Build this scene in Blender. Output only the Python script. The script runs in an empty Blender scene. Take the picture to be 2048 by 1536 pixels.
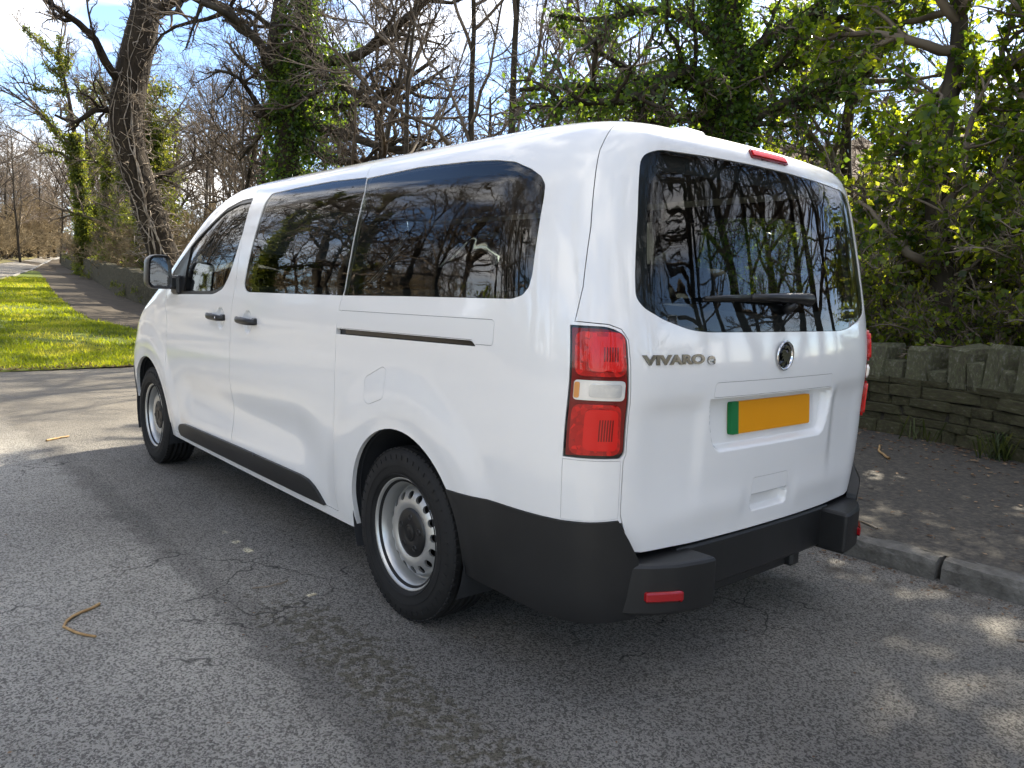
import bpy, math, random
import numpy as np
from mathutils import Matrix, Vector
from mathutils.geometry import delaunay_2d_cdt

# ------------------------------------------------------------------ camera, sky, sun, exposure
scene = bpy.context.scene
C = scene.collection
CAMP = np.array([-2.5448, -2.5176, 1.3045]); YAW, PITCH, ROLL, FPX = 0.7081, -0.1181, 0.0363, 1557.29
_f = np.array([math.sin(YAW)*math.cos(PITCH), math.cos(YAW)*math.cos(PITCH), math.sin(PITCH)])
_r = np.array([math.cos(YAW), -math.sin(YAW), 0.0]); _u = np.cross(_r, _f)
cr, sr = math.cos(ROLL), math.sin(ROLL)
RIGHT, UP, FWD = cr*_r+sr*_u, -sr*_r+cr*_u, _f
cam = bpy.data.objects.new('camera', bpy.data.cameras.new('camera')); C.objects.link(cam)
cam.data.sensor_width = 36.0; cam.data.lens = FPX*36/2048; cam.data.clip_end = 3000; cam.data.clip_start = .05
cam.matrix_world = Matrix([[RIGHT[i], UP[i], -FWD[i], CAMP[i]] for i in range(3)]+[[0, 0, 0, 1]])
scene.camera = cam
SUN_HEAD, SUN_EL = math.radians(74), math.radians(39)      # heading from +Y (the van's forward) towards +X (its right)
world = bpy.data.worlds.new('World'); scene.world = world; world.use_nodes = True
wn = world.node_tree.nodes; wl = world.node_tree.links; wn.clear()
sky = wn.new('ShaderNodeTexSky'); sky.sky_type = 'NISHITA'; sky.sun_disc = False
sky.sun_elevation = SUN_EL; sky.sun_rotation = SUN_HEAD; sky.air_density = .72; sky.dust_density = .25; sky.ozone_density = 2.2
tc = wn.new('ShaderNodeTexCoord'); mp = wn.new('ShaderNodeMapping'); mp.inputs['Scale'].default_value = (1, 1, 2.6); mp.inputs['Location'].default_value = (.35, .9, .2)
nz = wn.new('ShaderNodeTexNoise'); nz.inputs['Scale'].default_value = 2.3; nz.inputs['Detail'].default_value = 5; nz.inputs['Roughness'].default_value = .56
rp = wn.new('ShaderNodeValToRGB'); rp.color_ramp.elements[0].position = .455; rp.color_ramp.elements[1].position = .64
mx = wn.new('ShaderNodeMixRGB'); mx.inputs[2].default_value = (8.3, 7.95, 7.5, 1)
bg = wn.new('ShaderNodeBackground'); bg.inputs['Strength'].default_value = .13
wo = wn.new('ShaderNodeOutputWorld')
wl.new(tc.outputs['Generated'], mp.inputs['Vector']); wl.new(mp.outputs[0], nz.inputs['Vector']); wl.new(nz.outputs[0], rp.inputs[0])
wl.new(rp.outputs[0], mx.inputs[0]); wl.new(sky.outputs[0], mx.inputs[1]); wl.new(mx.outputs[0], bg.inputs[0]); wl.new(bg.outputs[0], wo.inputs[0])
sl = bpy.data.lights.new('sun', 'SUN'); sl.energy = 5.0; sl.angle = math.radians(.6); sl.color = (1, .91, .75)
so = bpy.data.objects.new('sun', sl); C.objects.link(so)
SUN = Vector((math.sin(SUN_HEAD)*math.cos(SUN_EL), math.cos(SUN_HEAD)*math.cos(SUN_EL), math.sin(SUN_EL)))
so.rotation_euler = SUN.to_track_quat('Z', 'Y').to_euler(); so.location = SUN*60
vs = scene.view_settings; vs.view_transform = 'Standard'; vs.look = 'None'; vs.exposure = 1.48; vs.gamma = 1; vs.use_curve_mapping = False
scene.cycles.use_denoising = True; scene.cycles.max_bounces = 4; scene.cycles.transparent_max_bounces = 10; scene.cycles.diffuse_bounces = 2
scene.cycles.glossy_bounces = 2; scene.cycles.transmission_bounces = 2; scene.cycles.caustics_reflective = False; scene.cycles.caustics_refractive = False
scene.cycles.sample_clamp_indirect = 6.0; scene.cycles.use_light_tree = False

# ------------------------------------------------------------------ materials
MATS = {}
def node_mat(name):
    m = bpy.data.materials.new(name); m.use_nodes = True; nt = m.node_tree
    b = nt.nodes['Principled BSDF']; MATS[name] = m
    return m, nt, b
def simple(name, col, rough=.5, metal=0, coat=0, spec=.5, **k):
    m, nt, b = node_mat(name)
    b.inputs['Base Color'].default_value = (*col, 1); b.inputs['Roughness'].default_value = rough; b.inputs['Metallic'].default_value = metal
    b.inputs['Coat Weight'].default_value = coat; b.inputs['Coat Roughness'].default_value = .03; b.inputs['Specular IOR Level'].default_value = spec
    return m
def N(nt, t, **k):
    n = nt.nodes.new(t)
    for a, v in k.items():
        if a in n.inputs: n.inputs[a].default_value = v
        else: setattr(n, a, v)
    return n
def ramp(nt, pts, interp='LINEAR'):
    n = nt.nodes.new('ShaderNodeValToRGB'); n.color_ramp.interpolation = interp
    e = n.color_ramp.elements
    while len(e) < len(pts): e.new(.5)
    for i, (p, c) in enumerate(pts):
        e[i].position = p; e[i].color = (*c, 1) if len(c) == 3 else c
    return n
def noisy(name, pts, scale, rough=.8, bump=.0, bscale=None, bdist=.01, detail=6, coord='Object', stretch=(1, 1, 1), spec=.3, coat=0):
    """base colour from a noise ramp, with bump from a second noise"""
    m, nt, b = node_mat(name); L = nt.links
    t = N(nt, 'ShaderNodeTexCoord'); mpn = N(nt, 'ShaderNodeMapping'); mpn.inputs['Scale'].default_value = stretch
    L.new(t.outputs[coord], mpn.inputs[0])
    n = N(nt, 'ShaderNodeTexNoise'); n.inputs['Scale'].default_value = scale; n.inputs['Detail'].default_value = detail; n.inputs['Roughness'].default_value = .65
    L.new(mpn.outputs[0], n.inputs['Vector']); r = ramp(nt, pts); L.new(n.outputs[0], r.inputs[0]); L.new(r.outputs[0], b.inputs['Base Color'])
    b.inputs['Roughness'].default_value = rough; b.inputs['Specular IOR Level'].default_value = spec; b.inputs['Coat Weight'].default_value = coat
    if bump:
        n2 = N(nt, 'ShaderNodeTexNoise'); n2.inputs['Scale'].default_value = bscale or scale*4; n2.inputs['Detail'].default_value = 5
        L.new(mpn.outputs[0], n2.inputs['Vector']); bp = N(nt, 'ShaderNodeBump'); bp.inputs['Strength'].default_value = bump; bp.inputs['Distance'].default_value = bdist
        L.new(n2.outputs[0], bp.inputs['Height']); L.new(bp.outputs[0], b.inputs['Normal'])
    return m
def leaf_mat(name, cols, trans=.45, rough=.35, scale=9.0):
    """leaf: per-leaf colour from position noise, glossy top and light passing through"""
    m = bpy.data.materials.new(name); m.use_nodes = True; nt = m.node_tree; L = nt.links; nt.nodes.clear(); MATS[name] = m
    t = N(nt, 'ShaderNodeTexCoord'); n = N(nt, 'ShaderNodeTexNoise'); n.inputs['Scale'].default_value = scale; n.inputs['Detail'].default_value = 0
    L.new(t.outputs['Object'], n.inputs['Vector'])
    r = ramp(nt, [(.30+.4*i/(len(cols)-1), c) for i, c in enumerate(cols)]); L.new(n.outputs[0], r.inputs[0])
    p = N(nt, 'ShaderNodeBsdfPrincipled'); p.inputs['Roughness'].default_value = rough; p.inputs['Specular IOR Level'].default_value = .45
    L.new(r.outputs[0], p.inputs['Base Color'])
    tr = N(nt, 'ShaderNodeBsdfTranslucent'); hs = N(nt, 'ShaderNodeHueSaturation'); hs.inputs['Hue'].default_value = .465; hs.inputs['Saturation'].default_value = 1.1; hs.inputs['Value'].default_value = 3.0
    L.new(r.outputs[0], hs.inputs['Color']); L.new(hs.outputs[0], tr.inputs['Color'])
    ms = N(nt, 'ShaderNodeMixShader'); ms.inputs[0].default_value = trans; o = N(nt, 'ShaderNodeOutputMaterial')
    L.new(p.outputs[0], ms.inputs[1]); L.new(tr.outputs[0], ms.inputs[2]); L.new(ms.outputs[0], o.inputs[0])
    return m
def glass_mat(name, tint, ior=1.6, wav=.0, rough=0.0):
    m = bpy.data.materials.new(name); m.use_nodes = True; nt = m.node_tree; L = nt.links; nt.nodes.clear(); MATS[name] = m
    tr = N(nt, 'ShaderNodeBsdfTransparent'); tr.inputs[0].default_value = (*tint, 1)
    gl = N(nt, 'ShaderNodeBsdfGlossy'); gl.inputs['Roughness'].default_value = rough; gl.inputs[0].default_value = (1, 1, 1, 1)
    fr = N(nt, 'ShaderNodeFresnel'); fr.inputs[0].default_value = ior
    ms = N(nt, 'ShaderNodeMixShader'); o = N(nt, 'ShaderNodeOutputMaterial')
    L.new(fr.outputs[0], ms.inputs[0]); L.new(tr.outputs[0], ms.inputs[1]); L.new(gl.outputs[0], ms.inputs[2]); L.new(ms.outputs[0], o.inputs[0])
    if wav:
        t = N(nt, 'ShaderNodeTexCoord'); n = N(nt, 'ShaderNodeTexNoise'); n.inputs['Scale'].default_value = 11; n.inputs['Detail'].default_value = 1
        L.new(t.outputs['Object'], n.inputs['Vector']); b = N(nt, 'ShaderNodeBump'); b.inputs['Strength'].default_value = wav; b.inputs['Distance'].default_value = .004
        L.new(n.outputs[0], b.inputs['Height']); L.new(b.outputs[0], gl.inputs['Normal'])
    return m

# ------------------------------------------------------------------ object helpers
def tag(o, label=None, cat=None, group=None, kind=None):
    if label: o['label'] = label
    if cat: o['category'] = cat
    if group: o['group'] = group
    if kind: o['kind'] = kind
    return o
def link(name, me, parent=None, loc=None, rot=None):
    o = bpy.data.objects.new(name, me); C.objects.link(o)
    if parent is not None: o.parent = parent
    if loc is not None: o.location = loc
    if rot is not None: o.rotation_euler = rot
    return o
def empty(name, loc=(0, 0, 0), rz=0):
    o = link(name, None, None, loc, (0, 0, rz)); o.empty_display_size = .2
    return o
def np_mesh(name, V, F, mat, smooth=True):
    """V (n,3), F (m,k) int array of one polygon size"""
    me = bpy.data.meshes.new(name); V = np.asarray(V, np.float32); F = np.asarray(F, np.int32)
    me.vertices.add(len(V)); me.vertices.foreach_set('co', V.ravel())
    k = F.shape[1]; me.loops.add(F.size); me.polygons.add(len(F))
    me.polygons.foreach_set('loop_start', np.arange(0, F.size, k, dtype=np.int32)); me.loops.foreach_set('vertex_index', F.ravel())
    me.update(calc_edges=True)
    if smooth: me.polygons.foreach_set('use_smooth', np.ones(len(F), bool))
    if mat: me.materials.append(MATS[mat] if isinstance(mat, str) else mat)
    return me
class MB:
    """collects shapes into one mesh"""
    def __init__(s): s.v = []; s.f = []; s.sm = []
    def add(s, V, F, smooth=False, M=None):
        b = len(s.v); V = [Vector(p) for p in V]
        if M is not None: V = [M @ p for p in V]
        s.v += [tuple(p) for p in V]; s.f += [tuple(b+i for i in f) for f in F]; s.sm += [smooth]*len(F)
        return s
    def box(s, c, d, M=None, bev=0.0):
        """box of size d at c with chamfered edges"""
        x, y, z = (k/2 for k in d)
        if not bev:
            V = [(c[0]+a*x, c[1]+b*y, c[2]+e*z) for a in (-1, 1) for b in (-1, 1) for e in (-1, 1)]
            F = [(0, 1, 3, 2), (4, 6, 7, 5), (0, 4, 5, 1), (2, 3, 7, 6), (0, 2, 6, 4), (1, 5, 7, 3)]
            return s.add(V, F, False, M)
        bev = min(bev, x*.95, y*.95, z*.95)
        V = []; idx = {}
        for a in (-1, 1):
            for b in (-1, 1):
                for e in (-1, 1):
                    for k in range(3):
                        p = [a*(x-bev), b*(y-bev), e*(z-bev)]; p[k] = (a*x, b*y, e*z)[k]
                        idx[a, b, e, k] = len(V); V.append((c[0]+p[0], c[1]+p[1], c[2]+p[2]))
        F = []
        for k in range(3):
            o1, o2 = [(1, 2), (2, 0), (0, 1)][k]
            for sg in (-1, 1):
                q = []
                for (a, b) in ((-1, -1), (1, -1), (1, 1), (-1, 1)):
                    t = [0, 0, 0]; t[k] = sg; t[o1] = a; t[o2] = b; q.append(idx[t[0], t[1], t[2], k])
                F.append(tuple(q) if sg > 0 else tuple(q[::-1]))
        for k in range(3):
            o1, o2 = [(1, 2), (2, 0), (0, 1)][k]
            for a in (-1, 1):
                for b in (-1, 1):
                    q = []
                    for e, kk in ((-1, o1), (1, o1), (1, o2), (-1, o2)):
                        t = [0, 0, 0]; t[k] = e; t[o1] = a; t[o2] = b; q.append(idx[t[0], t[1], t[2], kk])
                    F.append(tuple(q) if a*b > 0 else tuple(q[::-1]))
        for a in (-1, 1):
            for b in (-1, 1):
                for e in (-1, 1):
                    q = (idx[a, b, e, 0], idx[a, b, e, 1], idx[a, b, e, 2]); F.append(q if a*b*e > 0 else q[::-1])
        return s.add(V, F, False, M)
    def lathe(s, prof, n, axis='x', M=None, smooth=True, closed=False):
        """prof [(r, h)] turned about an axis"""
        V = []; F = []; m = len(prof)
        for i in range(n):
            a = 2*math.pi*i/n
            for r, h in prof:
                c, q = r*math.cos(a), r*math.sin(a)
                V.append((h, c, q) if axis == 'x' else (c, h, q) if axis == 'y' else (c, q, h))
        for i in range(n):
            j = (i+1) % n
            for k in range(m if closed else m-1):
                k2 = (k+1) % m
                F.append((i*m+k, j*m+k, j*m+k2, i*m+k2))
        return s.add(V, F, smooth, M)
    def tube(s, pts, r, n=6, cap=True, M=None, smooth=True):
        pts = [Vector(p) for p in pts]; V = []; F = []; m = len(pts)
        rr = r if hasattr(r, '__len__') else [r]*m
        ref = Vector((.31, .17, .93))
        for i, p in enumerate(pts):
            t = (pts[min(i+1, m-1)]-pts[max(i-1, 0)]).normalized(); a = t.cross(ref)
            if a.length < 1e-3: a = t.cross(Vector((1, 0, 0)))
            a.normalize(); b = t.cross(a)
            V += [p+(a*math.cos(2*math.pi*k/n)+b*math.sin(2*math.pi*k/n))*rr[i] for k in range(n)]
        for i in range(m-1):
            for k in range(n): F.append((i*n+k, i*n+(k+1) % n, (i+1)*n+(k+1) % n, (i+1)*n+k))
        if cap: F += [tuple(range(n))[::-1], tuple((m-1)*n+k for k in range(n))]
        return s.add(V, F, smooth, M)
    def prism(s, poly, h0, h1, axis='y', M=None, smooth=False):
        """extrude a 2D polygon along an axis: for y the polygon is (x,z), for x (y,z), for z (x,y)"""
        n = len(poly); V = []
        for h in (h0, h1):
            for a, b in poly: V.append((a, h, b) if axis == 'y' else (h, a, b) if axis == 'x' else (a, b, h))
        F = [(i, (i+1) % n, n+(i+1) % n, n+i) for i in range(n)]+[tuple(range(n))[::-1], tuple(range(n, 2*n))]
        return s.add(V, F, smooth, M)
    def mesh(s, name, mat):
        me = bpy.data.meshes.new(name); me.from_pydata(s.v, [], s.f); me.polygons.foreach_set('use_smooth', s.sm)
        if mat: me.materials.append(MATS[mat] if isinstance(mat, str) else mat)
        import bmesh as _b
        bm = _b.new(); bm.from_mesh(me); _b.ops.recalc_face_normals(bm, faces=bm.faces); bm.to_mesh(me); bm.free(); me.update()
        return me
    def build(s, name, mat, parent=None, loc=None, rot=None): return link(name, s.mesh(name, mat), parent, loc, rot)
def rounded_box(name, c, d, bev, mat, parent=None, seg=3, rot=None):
    """box with soft rounded edges (bevelled with bmesh)"""
    import bmesh as _b
    bm = _b.new(); _b.ops.create_cube(bm, size=1)
    for v in bm.verts: v.co = Vector((v.co.x*d[0], v.co.y*d[1], v.co.z*d[2]))
    _b.ops.bevel(bm, geom=list(bm.edges)+list(bm.verts), offset=bev, segments=seg, profile=.5, affect='EDGES')
    if rot: bm.transform(rot)
    for v in bm.verts: v.co += Vector(c)
    for f in bm.faces: f.smooth = True
    me = bpy.data.meshes.new(name); bm.to_mesh(me); bm.free(); me.materials.append(MATS[mat])
    return link(name, me, parent)
def pixel(px, py, depth):
    """world point seen at photo pixel (2048 wide) at a given depth along the view axis"""
    return CAMP+(FWD+RIGHT*(px-1024)/FPX-UP*(py-768)/FPX)*depth

# ------------------------------------------------------------------ the van: one smooth body surface P(u,v); panels are cut out of it
def spl(xs,ys,n=2001,smooth=0.0):
    """smooth interpolating table (monotone-ish cubic) -> callable"""
    xs=np.array(xs,float);ys=np.array(ys,float)
    h=np.diff(xs);dl=np.diff(ys)/h
    m=np.zeros_like(ys);m[1:-1]=(dl[:-1]*h[1:]+dl[1:]*h[:-1])/(h[:-1]+h[1:]);m[0]=dl[0];m[-1]=dl[-1]
    def f(x):
        x=np.clip(np.asarray(x,float),xs[0],xs[-1]);i=np.clip(np.searchsorted(xs,x)-1,0,len(h)-1)
        t=(x-xs[i])/h[i];
        return ys[i]*(1+2*t)*(1-t)**2+m[i]*h[i]*t*(1-t)**2+ys[i+1]*t*t*(3-2*t)+m[i+1]*h[i]*t*t*(t-1)
    if smooth:
        g=np.linspace(xs[0],xs[-1],n);v=f(g);k=int(smooth/(g[1]-g[0]));
        for _ in range(3):
            pad=np.concatenate([2*v[0]-v[k:0:-1],v,2*v[-1]-v[-2:-k-2:-1]]);c=np.cumsum(np.insert(pad,0,0));w=2*k+1
            v=(c[w:]-c[:-w])/w
        return lambda x:np.interp(x,g,v)
    return f
def sstep(a,b,x):
    t=np.clip((np.asarray(x,float)-a)/(b-a),0,1);return t*t*(3-2*t)
# plan outline at the waist, rear centre -> left side -> front centre
PL=np.array([(0,-1.06),(-.3,-1.054),(-.55,-1.037),(-.74,-1.012),(-.855,-.95),(-.912,-.84),(-.940,-.70),(-.950,-.5),(-.957,0),(-.96,1.0),(-.96,2.2),(-.958,2.8),(-.953,3.3),(-.925,3.72),(-.80,4.0),(-.45,4.1),(0,4.15)])
PM=np.concatenate([PL[4:0:-1]*[-1,1],PL,PL[-2:-5:-1]*[-1,1]])
_s=np.insert(np.cumsum(np.hypot(*np.diff(PM,axis=0).T)),0,0)
_g=np.linspace(0,_s[-1],6000)
_x=spl(_s,PM[:,0],6000,.035)(_g);_y=spl(_s,PM[:,1],6000,.035)(_g)
_i0=int(np.argmin(np.abs(_g-_s[4])));_i1=int(np.argmin(np.abs(_g-_s[4+len(PL)-1])))
_x=_x[_i0:_i1+1].copy();_y=_y[_i0:_i1+1].copy();_x-=_x[0]*np.linspace(1,0,len(_x))
_a=np.insert(np.cumsum(np.hypot(np.diff(_x),np.diff(_y))),0,0)
UMAX=_a[-1]
def plan(u):
    u=np.asarray(u,float);fl=np.where(np.abs(u)>UMAX,-1,1);u=np.where(np.abs(u)>UMAX,np.sign(u)*(2*UMAX-np.abs(u)),u);s=np.abs(u)
    return fl*np.where(u<0,-1,1)*np.interp(s,_a,_x), np.interp(s,_a,_y)   # u>0 : van's left (x<0)
# vertical profile: v, z, width scale, rear y, front y
VP=np.array([
(0.20,.20,.935,-.97,4.02),(0.30,.30,.955,-1.0,4.10),(0.45,.45,.972,-1.01,4.15),(.60,.60,.988,-1.018,4.15),(.75,.75,.998,-1.024,4.13),(.90,.90,1.0,-1.028,4.08),
(1.05,1.05,.998,-1.036,3.95),(1.20,1.20,.992,-1.024,3.60),(1.35,1.35,.983,-.998,3.31),(1.50,1.50,.966,-.972,3.03),(1.62,1.62,.944,-.951,2.81),(1.73,1.732,.911,-.931,2.596),
(1.82,1.815,.855,-.909,2.385),(1.91,1.858,.765,-.855,2.195),(2.02,1.888,.655,-.70,2.13),(2.2,1.914,.49,-.5,2.11),(2.45,1.93,.235,-.28,2.10),(2.67,1.936,0,-.08,2.10)])
_z=spl(VP[:,0],VP[:,1],2001,.02);_w=spl(VP[:,0],VP[:,2],2001,.02);_r=spl(VP[:,0],VP[:,3],2001,.02);_f=spl(VP[:,0],VP[:,4],2001,.03)
def base(u,v):
    x,y=plan(u);wr=sstep(1.3,-.9,y);wf=sstep(1.0,4.1,y)
    return np.stack([x*_w(v),y+wr*(_r(v)+1.06)+wf*(_f(v)-4.15),_z(v)],-1)
ARCHES = [(0.0, .375, .388), (3.285, .375, .388)]
def _bn(u, v, e=6e-4):
    a = base(u+e, v)-base(u-e, v); b = base(u, v+e)-base(u, v-e); n = -np.cross(a, b)
    return n/np.maximum(np.linalg.norm(n, axis=-1, keepdims=True), 1e-12)
def poly_sdf(px, pz, poly):
    """signed distance to a polygon, positive inside"""
    d = np.full(px.shape, 1e9); ins = np.zeros(px.shape, bool); q = np.asarray(poly, float); n = len(q)
    for i in range(n):
        ax, az = q[i]; bx, bz = q[(i+1) % n]; ex, ez = bx-ax, bz-az
        t = np.clip(((px-ax)*ex+(pz-az)*ez)/(ex*ex+ez*ez+1e-12), 0, 1)
        d = np.minimum(d, np.hypot(px-ax-t*ex, pz-az-t*ez))
        c = ((az > pz) != (bz > pz)) & (px < (bx-ax)*(pz-az)/(bz-az+1e-15)+ax); ins ^= c
    return np.where(ins, d, -d)
def fillet(pts, r=.03, n=5):
    """round the corners of a polygon; a point may carry its own radius"""
    out = []; m = len(pts)
    for i in range(m):
        p = np.array(pts[i][:2], float); a = np.array(pts[i-1][:2], float); b = np.array(pts[(i+1) % m][:2], float)
        ri = pts[i][2] if len(pts[i]) > 2 else r
        la, lb = np.linalg.norm(a-p), np.linalg.norm(b-p); k = min(ri, la*.45, lb*.45)
        if k < 1e-4: out.append(p); continue
        s, e = p+(a-p)/la*k, p+(b-p)/lb*k
        for j in range(n+1):
            t = j/n; out.append(s*(1-t)**2+p*2*t*(1-t)+e*t*t)
    return np.array(out)
def resample(P, step):
    P = np.asarray(P, float); out = []
    for i in range(len(P)):
        a, b = P[i], P[(i+1) % len(P)]; n = max(1, int(math.ceil(np.hypot(*(b-a))/step)))
        out += [a+(b-a)*j/n for j in range(n)]
    return np.array(out)
def inset(P, d):
    """move a polygon's outline inwards by d"""
    P = np.asarray(P, float); area = np.sum(P[:, 0]*np.roll(P[:, 1], -1)-P[:, 1]*np.roll(P[:, 0], -1)); s = 1 if area > 0 else -1
    t = np.roll(P, -1, 0)-np.roll(P, 1, 0); t /= np.maximum(np.linalg.norm(t, axis=1, keepdims=True), 1e-9)
    return P+np.stack([-t[:, 1], t[:, 0]], 1)*d*s
RECESS = fillet([(-.405, .976, .012), (.405, .976, .012), (.398, .90, .05), (.365, .792, .05), (-.365, .792, .05), (-.398, .90, .05)])
GRIP = fillet([(-.122, .612, .008), (.126, .612, .008), (.122, .55, .03), (-.118, .55, .03)])
def relief(P, u):
    """pressed shapes of the sheet metal, measured along the normal"""
    x, y, z = P[..., 0], P[..., 1], P[..., 2]; side = sstep(1.0, 1.35, np.abs(u))*sstep(6.2, 5.9, np.abs(u))
    D = np.zeros(x.shape)
    for cy, cz, r in ARCHES:
        d = np.hypot(y-cy, z-cz); D = D+side*(.013*sstep(.64, .50, d)*sstep(.25, .45, z)-.004*sstep(.47, .40, d))
    mid = sstep(.62, .95, y)*sstep(2.72, 2.40, y)*side
    D = D-mid*.020*np.exp(-((z-.60)/.115)**2)+mid*.010*np.exp(-((z-.40)/.08)**2)
    D = D+side*.006*sstep(1.0, 1.16, z)*sstep(1.30, 1.18, z)*sstep(-.75, -.3, y)
    for hy, hz in ((1.86, 1.10), (1.47, 1.10)):
        D = D-side*.014*sstep(1.0, .72, np.hypot((y-hy)/.058, (z-hz)/.062))
    rear = sstep(.98, .90, np.abs(u))
    s = poly_sdf(x, z, RECESS); dep = .026+.014*sstep(.80, .97, z)
    wdt = np.where(z > .955, .006, .022)
    D = D-rear*dep*np.clip(s/wdt, 0, 1)**2*(3-2*np.clip(s/wdt, 0, 1))
    s = poly_sdf(x, z, GRIP); D = D-rear*.030*sstep(0, 1, s/np.where(z > .60, .004, .014))
    out = sstep(.40, .47, np.abs(x))
    D = D-rear*.012*sstep(1.0, .93, z)*sstep(.55, .80, z)*out*sstep(.78, .62, np.abs(x))
    D = D+rear*.010*np.exp(-((z-.60)/.05)**2)*sstep(.70, .35, np.abs(x))*sstep(.14, .2, np.abs(x))*.6
    return D
def surf(u, v):
    P = base(u, v); return P+_bn(u, v)*relief(P, u)[..., None]
def surfn(u, v, e=1.2e-3):
    a = surf(u+e, v)-surf(u-e, v); b = surf(u, v+e)-surf(u, v-e); n = -np.cross(a, b)
    return n/np.maximum(np.linalg.norm(n, axis=-1, keepdims=True), 1e-12)
_vt = np.linspace(.2, 2.6, 2400); _zt = _z(_vt)
def z2v(z): return np.interp(z, _zt, _vt)
_ut = np.linspace(.93, UMAX, 1500)
def side_uv(poly, step=.02):
    """side view polygon (y,z) -> (u,v)"""
    q = resample(poly, step); v = z2v(q[:, 1]); out = []
    for (y, z), vv in zip(q, v):
        yy = base(_ut, np.full(_ut.shape, vv))[:, 1]; out.append((np.interp(y, yy, _ut), vv))
    return np.array(out)
def inpoly(p, poly):
    x, y = p[:, 0], p[:, 1]; ins = np.zeros(len(p), bool); n = len(poly)
    for i in range(n):
        ax, ay = poly[i]; bx, by = poly[(i+1) % n]
        ins ^= ((ay > y) != (by > y)) & (x < (bx-ax)*(y-ay)/(by-ay+1e-15)+ax)
    return ins
def cut_mesh(outer, holes=(), h=.025, fine=(), extra=()):
    """triangulate the outline minus the holes with a grid of inner points; returns points and triangles"""
    loops = [np.asarray(outer)]+[np.asarray(q) for q in holes]
    lo, hi = loops[0].min(0), loops[0].max(0)
    def grid(lo, hi, h):
        xs = np.arange(lo[0]+h*.37, hi[0], h); ys = np.arange(lo[1]+h*.41, hi[1], h*.93); X, Y = np.meshgrid(xs, ys); X = X+(np.arange(len(ys)) % 2)[:, None]*h*.5
        return np.stack([X.ravel(), Y.ravel()], 1)
    g = [grid(lo, hi, h)]
    for flo, fhi, fh in fine:
        k = g[0]; g[0] = k[~((k[:, 0] > flo[0]) & (k[:, 0] < fhi[0]) & (k[:, 1] > flo[1]) & (k[:, 1] < fhi[1]))]; g.append(grid(np.array(flo), np.array(fhi), fh))
    G = np.concatenate(g); G = G[inpoly(G, loops[0])]
    for q in loops[1:]: G = G[~inpoly(G, q)]
    allb = np.concatenate(loops+[np.asarray(q) for q in extra])
    if len(G):
        keep = np.ones(len(G), bool)
        for a in range(0, len(G), 2000):
            d = np.hypot(G[a:a+2000, None, 0]-allb[None, :, 0], G[a:a+2000, None, 1]-allb[None, :, 1]).min(1); keep[a:a+2000] = d > .0028
        G = G[keep]
    V = [Vector(p) for p in np.concatenate([allb, G])] if len(G) else [Vector(p) for p in allb]
    E = []; o = 0
    for q in loops+[np.asarray(q) for q in extra]:
        n = len(q); E += [(o+i, o+(i+1) % n) for i in range(n)]; o += n
    r = delaunay_2d_cdt(V, E, [], 0, 1e-6)
    P = np.array([tuple(p) for p in r[0]]); T = np.array(r[2]); c = P[T].mean(1); ok = inpoly(c, loops[0])
    for q in loops[1:]: ok &= ~inpoly(c, q)
    return P, T[ok]
def skin(name, P, T, mat, parent=None, off=0.0, flange=.016, mirror=False, both=False):
    """lift a cut (u,v) mesh onto the body surface, with true normals and a turned-in edge"""
    used = np.unique(T); m = -np.ones(len(P), int); m[used] = np.arange(len(used)); P = P[used]; T = m[T]
    u, v = P[:, 0], P[:, 1]; Nn = surfn(u, v); X = surf(u, v)+Nn*(off(u, v)[:, None] if callable(off) else off)
    fn = np.cross(X[T[:, 1]]-X[T[:, 0]], X[T[:, 2]]-X[T[:, 0]]); flip = np.einsum('ij,ij->i', fn, Nn[T[:, 0]]) < 0
    T = np.where(flip[:, None], T[:, ::-1], T)
    V = [X]; faces = [tuple(t) for t in T]; LN = [Nn[T].reshape(-1, 3)]
    if flange:
        ed = {}
        for t in T:
            for a, b in ((t[0], t[1]), (t[1], t[2]), (t[2], t[0])):
                if (b, a) in ed: del ed[b, a]
                else: ed[a, b] = 1
        b0 = len(X); ring = {}; add = []
        for a, b in ed:
            for k in (a, b):
                if k not in ring:
                    ring[k] = b0+len(add); add.append(X[k]-Nn[k]*flange)
        if add:
            V.append(np.array(add)); A = np.concatenate(V)
            for a, b in ed:
                q = (b, a, ring[a], ring[b]); n = np.cross(A[q[1]]-A[q[0]], A[q[2]]-A[q[0]]); n /= max(np.linalg.norm(n), 1e-12)
                faces.append(q); LN.append(np.repeat(n[None], 4, 0))
    V = np.concatenate(V); LN = np.concatenate(LN)
    def flipx(V, faces, LN):
        out = []; o = 0; L2 = []
        for f in faces:
            out.append(f[::-1]); L2.append(LN[o:o+len(f)][::-1]); o += len(f)
        return V*[-1, 1, 1], out, np.concatenate(L2)*[-1, 1, 1]
    if mirror: V, faces, LN = flipx(V, faces, LN)
    if both:
        V2, f2, L2 = flipx(V, faces, LN); n = len(V); faces = faces+[tuple(i+n for i in f) for f in f2]; V = np.concatenate([V, V2]); LN = np.concatenate([LN, L2])
    me = bpy.data.meshes.new(name); me.from_pydata(V.tolist(), [], faces); me.polygons.foreach_set('use_smooth', [True]*len(faces))
    LN = np.where(np.linalg.norm(LN, axis=1, keepdims=True) < .5, [[0, 0, 1]], LN)
    me.normals_split_custom_set(LN.tolist()); me.materials.append(MATS[mat])
    return link(name, me, parent) if name else me

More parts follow.
